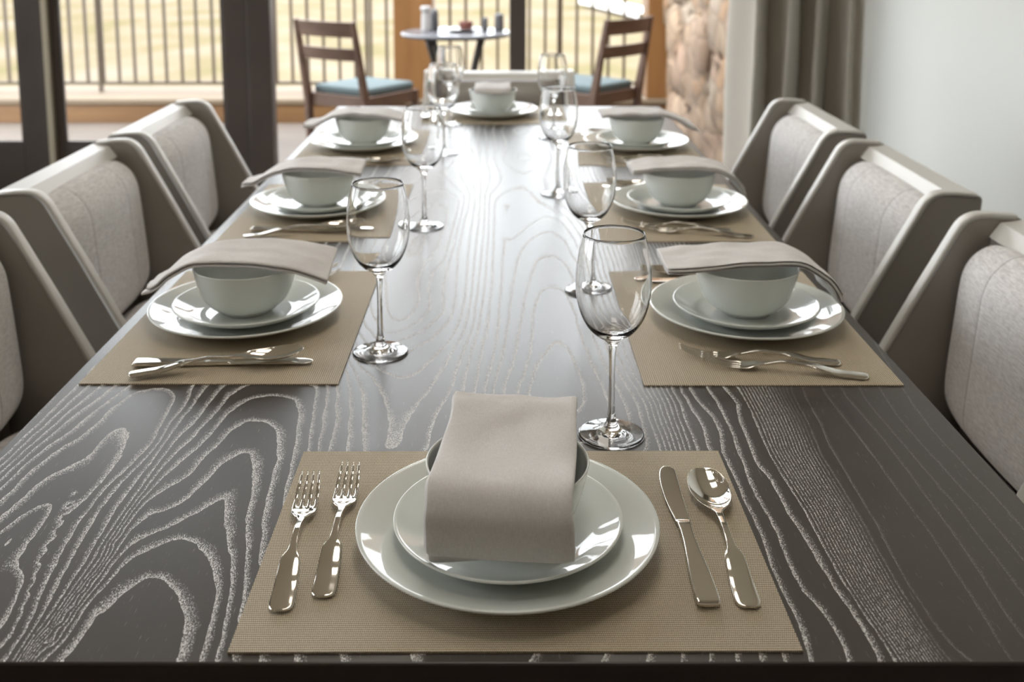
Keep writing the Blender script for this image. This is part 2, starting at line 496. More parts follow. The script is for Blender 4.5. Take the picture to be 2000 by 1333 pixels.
struct('trim_3', MB().box(-2.158, -2.134, YW - 0.01, YW + 0.07, 0.0, 2.46), MT['strip'])
struct('trim_4', MB().box(-1.198, -1.0843, YW - 0.005, YW + 0.09, 0.0, 2.46), MT['frame'], bevel=0.005)

# glowing panels added under the ceiling to fill the room with light
def ceiling_light(x, y, label):
    r = empty('ceiling_light', (x, y, 2.75))
    tag(r, label, 'ceiling light', 'square ceiling lights')
    s = .32
    MB().box(-s, s, -s, -s+.03, -.02, -.001).box(-s, s, s-.03, s, -.02, -.001).box(-s, -s+.03, -s+.03, s-.03, -.02, -.001).box(s-.03, s, -s+.03, s-.03, -.02, -.001).build('frame', MT['white'], r, smooth=False)
    m = bpy.data.materials.get('light_diffuser')
    if not m:
        m, N, L, b = new_mat('light_diffuser')
        b.inputs['Emission Color'].default_value = (1.0, 0.93, 0.83, 1)
        b.inputs['Emission Strength'].default_value = 5.5
    MB().box(-s+.03, s-.03, -s+.03, s-.03, -.012, -.004).build('diffuser', m, r, smooth=False)
for x, y, lb in ((0.0, 0.15, 'square ceiling light above the near end of the table'), (0.0, 1.15, 'square ceiling light above the middle of the table'),
                 (0.0, 2.15, 'square ceiling light above the far half of the table'), (-1.9, -1.4, 'square ceiling light behind the camera to the left')):
    ceiling_light(x, y, lb)

# ------------------------------------------------------------------ curtain
mb = MB()
n = 260
pts = []
for i in range(n + 1):
    t = i / n
    x = 1.085 + t * 0.495
    ph = 0.6 + t * 2 * math.pi * 3.7
    y = YW - 0.17 + 0.105 * math.sin(ph) + 0.018 * math.sin(ph * 0.37 + 1)
    x += 0.030 * math.sin(2 * ph + .6)
    pts.append((x, y, t))
rows = 14
for j in range(rows + 1):
    z = 0.015 + (2.60 - 0.015) * j / rows
    for (x, y, t) in pts:
        k = 1 - j / rows
        xx = x - 0.035 * math.sin(k * 2.2) * (1 - t) + 0.03 * (1 - k) * (1 - t)
        mb.v.append((xx + .004 * math.sin(z * 5 + t * 20), y + .012 * math.sin(z * 2.3 + t * 17), z))
for j in range(rows):
    for i in range(n):
        a = j * (n + 1) + i
        mb.f.append((a, a + 1, a + n + 2, a + n + 1))
c = mb.build('curtain', MT['curtain'])
s = c.modifiers.new('thick', 'SOLIDIFY'); s.thickness = 0.004
tag(c, 'floor-length taupe curtain gathered in folds beside the open door', 'curtain')
rod = empty('curtain_rod', (1.1, YW - 0.13, 2.62))
tag(rod, 'dark metal rod carrying the taupe curtain', 'curtain rod')
MB().tube([(-.15, 0, 0), (.5, 0, 0)], .012, 14).build('rod', MT['iron'], rod)
MB().tube([(.05, 0.13, 0), (.05, 0, 0)], .008, 10).build('bracket', MT['iron'], rod)
MB().tube([(.46, 0.13, 0), (.46, 0, 0)], .008, 10).build('bracket', MT['iron'], rod)

# ------------------------------------------------------------------ balcony, columns, stone wall, field
YK = 6.66
struct('deck_floor', MB().box(-6, 2.2, YW + 0.12, YK + 1.0, -0.08, -0.002), MT['deck'])
k = struct('kerb', MB().box(-6, 1.40, YK, YK + 0.62, 0, 0.135), MT['cedar_h'])
struct('kerb_cap', MB().box(-6, 1.40, YK - 0.015, YK + 0.66, 0.135, 0.172), MT['kerb_top'], bevel=0.006)
def column(x0, x1, label):
    r = empty('wood_column', ((x0 + x1) / 2, YK + 0.16, 0.172))
    tag(r, label, 'column', 'square orange wood columns on the balcony kerb'); r['kind'] = 'thing'
    h = (x1 - x0) / 2
    MB().box(-h, h, -.15, .15, 0, 2.9).build('shaft', MT['cedar'], r, bevel=.006, smooth=False)
column(-0.765, -0.489, 'square orange wood column behind the round patio table')
column(1.032, 1.321, 'square orange wood column beside the rough stone wall')
# stone wall along the side of the balcony, rough blocks pushed in and out
mb = MB(); rnd = random.Random(4)
y = YW + 0.14
ny, nz = 60, 60
for j in range(nz + 1):
    for i in range(ny + 1):
        yy = YW + 0.14 + (YK + 0.9 - YW - 0.14) * i / ny; zz = 2.95 * j / nz
        v = noise.cell(Vector((yy * 3.2 + .3 * math.sin(zz * 3), zz * 5.1, 3.7)))
        d = 0.035 * (v - .5) + 0.012 * noise.noise(Vector((yy * 9, zz * 9, 0)))
        mb.v.append((1.425 + d, yy, zz))
o = len(mb.v)
for j in range(nz):
    for i in range(ny):
        a = j * (ny + 1) + i
        mb.f.append((a, a + 1, a + ny + 2, a + ny + 1))
sw = link_mesh('wall_balcony', mb.mesh('wall_balcony'), MT['stone'])
sw['kind'] = 'structure'
m = sw.modifiers.new('thick', 'SOLIDIFY'); m.thickness = 0.25; m.offset = 1 if sum(p.normal.x for p in sw.data.polygons) < 0 else -1
m.offset = -1

# railing: rails, posts and every baluster a part
YR = YK + 0.36
rail = empty('balcony_railing', (0, YR, 0.172))
tag(rail, 'dark iron railing with thin upright bars behind the patio furniture', 'railing')
MB().box(-5.6, 1.03, -.015, .015, .055, .078).build('bottom_rail', MT['iron'], rail, smooth=False)
MB().box(-5.6, 1.03, -.02, .02, .92, .96).build('top_rail', MT['iron'], rail, smooth=False)
bal = MB().box(-.010, .010, -.010, .010, .078, .92).mesh('baluster')
bal.materials.append(MT['iron'])
x = -5.54; i = 0
while x < 1.0:
    if not (-0.79 < x < -0.47):
        b = bpy.data.objects.new('baluster', bal); COL.objects.link(b); b.parent = rail; b.location = (x, 0, 0)
    x += 0.1172; i += 1
for x in (-4.6, -2.985, -1.0, 0.42):
    MB().box(x-.011, x+.011, -.022, .022, 0, .95).build('post', MT['iron'], rail, smooth=False)

# field below the balcony
mb = MB(); n = 40
for j in range(n + 1):
    for i in range(n + 1):
        xx = -90 + 150 * i / n; yy = -30 + 230 * j / n
        mb.v.append((xx, yy, -3.0 + 0.25 * noise.noise(Vector((xx * .06, yy * .06, 0)))))
for j in range(n):
    for i in range(n):
        a = j * (n + 1) + i; mb.f.append((a, a + 1, a + n + 2, a + n + 1))
fl = link_mesh('field', mb.mesh('field'), MT['field']); fl['kind'] = 'structure'
def path_strip(name, pts, wid, m, z):
    mb = MB()
    P = smooth_path([(x, y, z) for x, y in pts], 40)
    for i, p in enumerate(P):
        d = (P[min(i+1, 39)] - P[max(i-1, 0)]).normalized(); s = Vector((-d.y, d.x, 0))
        mb.v += [tuple(p + s * wid / 2), tuple(p - s * wid / 2), tuple(p + s*wid/2 - Vector((0,0,.3))), tuple(p - s*wid/2 - Vector((0,0,.3)))]
    for i in range(39):
        a = i*4; mb.f += [(a, a+1, a+5, a+4), (a+1, a+3, a+7, a+5), (a+2, a, a+4, a+6)]
    o = mb.build(name, m, smooth=False); o['kind'] = 'structure'
path_strip('driveway', [(5.3, 66), (6.3, 61), (7.0, 57), (7.6, 53)], 1.5, MT['white'], -2.5)

# ------------------------------------------------------------------ patio furniture
def patio_chair(loc, rz, label):
    r = empty('patio_chair', loc, rz)
    tag(r, label, 'chair', 'slat-back patio chairs')
    W = .215
    for s in (-1, 1):
        MB().tube([], 0) if False else None
        p = MB().bar((s*W, -.20, 0), (s*W, -.215, .42), .028, .032, .034, .045)
        p.bar((s*W, -.215, .42), (s*(W-.004), -.30, .865), .034, .045, .024, .026)
        p.build('back_leg', MT['teak'], r, bevel=.004, smooth=False)
        MB().bar((s*W, .225, 0), (s*W, .215, .44), .026, .026, .036, .036).build('front_leg', MT['teak'], r, bevel=.004, smooth=False)
        MB().bar((s*W, -.2, .405), (s*W, .215, .405), .07, .022, side=(0, 0, 1)).build('side_rail', MT['teak'], r, bevel=.003, smooth=False)
    def slat(z, h):
        mb = MB(); N_ = 13
        yb = -.215 - .085 * (z - .42) / .445
        for i in range(N_):
            t = i / (N_ - 1) * 2 - 1
            xx = t * (W - .012); yy = yb - .022 * (1 - t*t)
            tilt = -.19 * h
            for (dy, dz) in ((0, 0), (tilt, h), (tilt - .016, h), (-.016, 0)):
                mb.v.append((xx, yy + dy + .008, z + dz))
        for i in range(N_ - 1):
            a = i*4
            for k in range(4): mb.f.append((a+k, a+(k+1) % 4, a+4+(k+1) % 4, a+4+k))
        mb.f += [(0, 3, 2, 1), (4*(N_-1), 4*(N_-1)+1, 4*(N_-1)+2, 4*(N_-1)+3)]
        mb.build('back_slat', MT['teak'], r, bevel=.003, smooth=False)
    slat(.775, .085); slat(.645, .07)
    MB().bar((-W, .215, .405), (W, .215, .405), .07, .022, side=(0, 0, 1)).bar((-W, -.2, .405), (W, -.2, .405), .07, .022, side=(0, 0, 1)).build('seat_rail', MT['teak'], r, bevel=.003, smooth=False)
    MB().box(-W+.018, W-.018, -.19, .235, .435, .485).build('cushion', MT['blue'], r, bevel=.018, seg=3)
patio_chair((-0.80, 5.24, 0), R(-34), 'brown patio chair with pale blue cushion, left of the round table')
patio_chair((0.50, 5.36, 0), R(48), 'brown patio chair with pale blue cushion, right of the round table')

t = empty('patio_table', (-0.29, 5.93, 0))
tag(t, 'round grey patio table with dark curved legs out on the balcony', 'table')
MB().lathe([(0, .69), (.33, .69), (.345, .694), (.35, .704), (.345, .716), (.335, .72), (0, .72)], 64).build('table_top', MT['tabletop'], t)
for k in range(4):
    a = R(45 + 90*k); ca, sa = math.cos(a), math.sin(a)
    P = smooth_path([(.235*ca, .235*sa, .69), (.17*ca, .17*sa, .50), (.13*ca, .13*sa, .33), (.19*ca, .19*sa, .13), (.27*ca, .27*sa, .0)], 14)
    MB().tube(P, [.024 - .008 * i/13 for i in range(14)], 12).build('leg', MT['metal_dark'], t)
MB().lathe([(0, .32), (.14, .32), (.14, .335), (0, .335)], 32).build('shelf_ring', MT['metal_dark'], t)
def small(name, prof, loc, m, label, cat, n=32):
    o = MB().lathe(prof, n).build(name, m); o.location = loc; tag(o, label, cat); return o
TZ = .7205
small('milk_jug', [(0, 0), (.026, 0), (.03, .01), (.028, .10), (.024, .118), (.03, .135), (.034, .15), (.026, .162), (.02, .16), (.022, .12), (.024, .02), (0, .012)], (-.478, 5.90, TZ), MT['crockery'], 'white jug standing at the left edge of the patio table', 'jug')
small('sugar_pot', [(0, 0), (.026, 0), (.028, .01), (.026, .11), (.022, .13), (.012, .14), (0, .142)], (-.43, 5.98, TZ), MT['grey'], 'grey lidded pot just behind the white jug on the patio table', 'pot')
small('bread_plate', [(0, 0), (.06, 0), (.07, .003), (.115, .018), (.117, .021), (.112, .021), (.07, .008), (0, .006)], (-.245, 5.90, TZ), MT['crockery'], 'white plate in the middle of the patio table', 'plate', 48)
small('jam_pot', [(0, 0), (.034, 0), (.042, .02), (.045, .045), (.042, .055), (.036, .05), (.034, .02), (0, .015)], (-.225, 5.91, TZ + .0092), MT['red'], 'red-brown pot sitting on the white patio plate', 'pot')
small('pepper_pot', [(0, 0), (.018, 0), (.02, .01), (.017, .06), (.019, .075), (.012, .088), (0, .09)], (-.105, 5.95, TZ), MT['grey'], 'small grey pot right of the white patio plate', 'pot')
small('sugar_bowl', [(0, 0), (.026, 0), (.03, .01), (.028, .085), (.03, .10), (.02, .112), (0, .115)], (-.015, 5.95, TZ), MT['grey'], 'tall pale grey pot at the right edge of the patio table', 'pot')

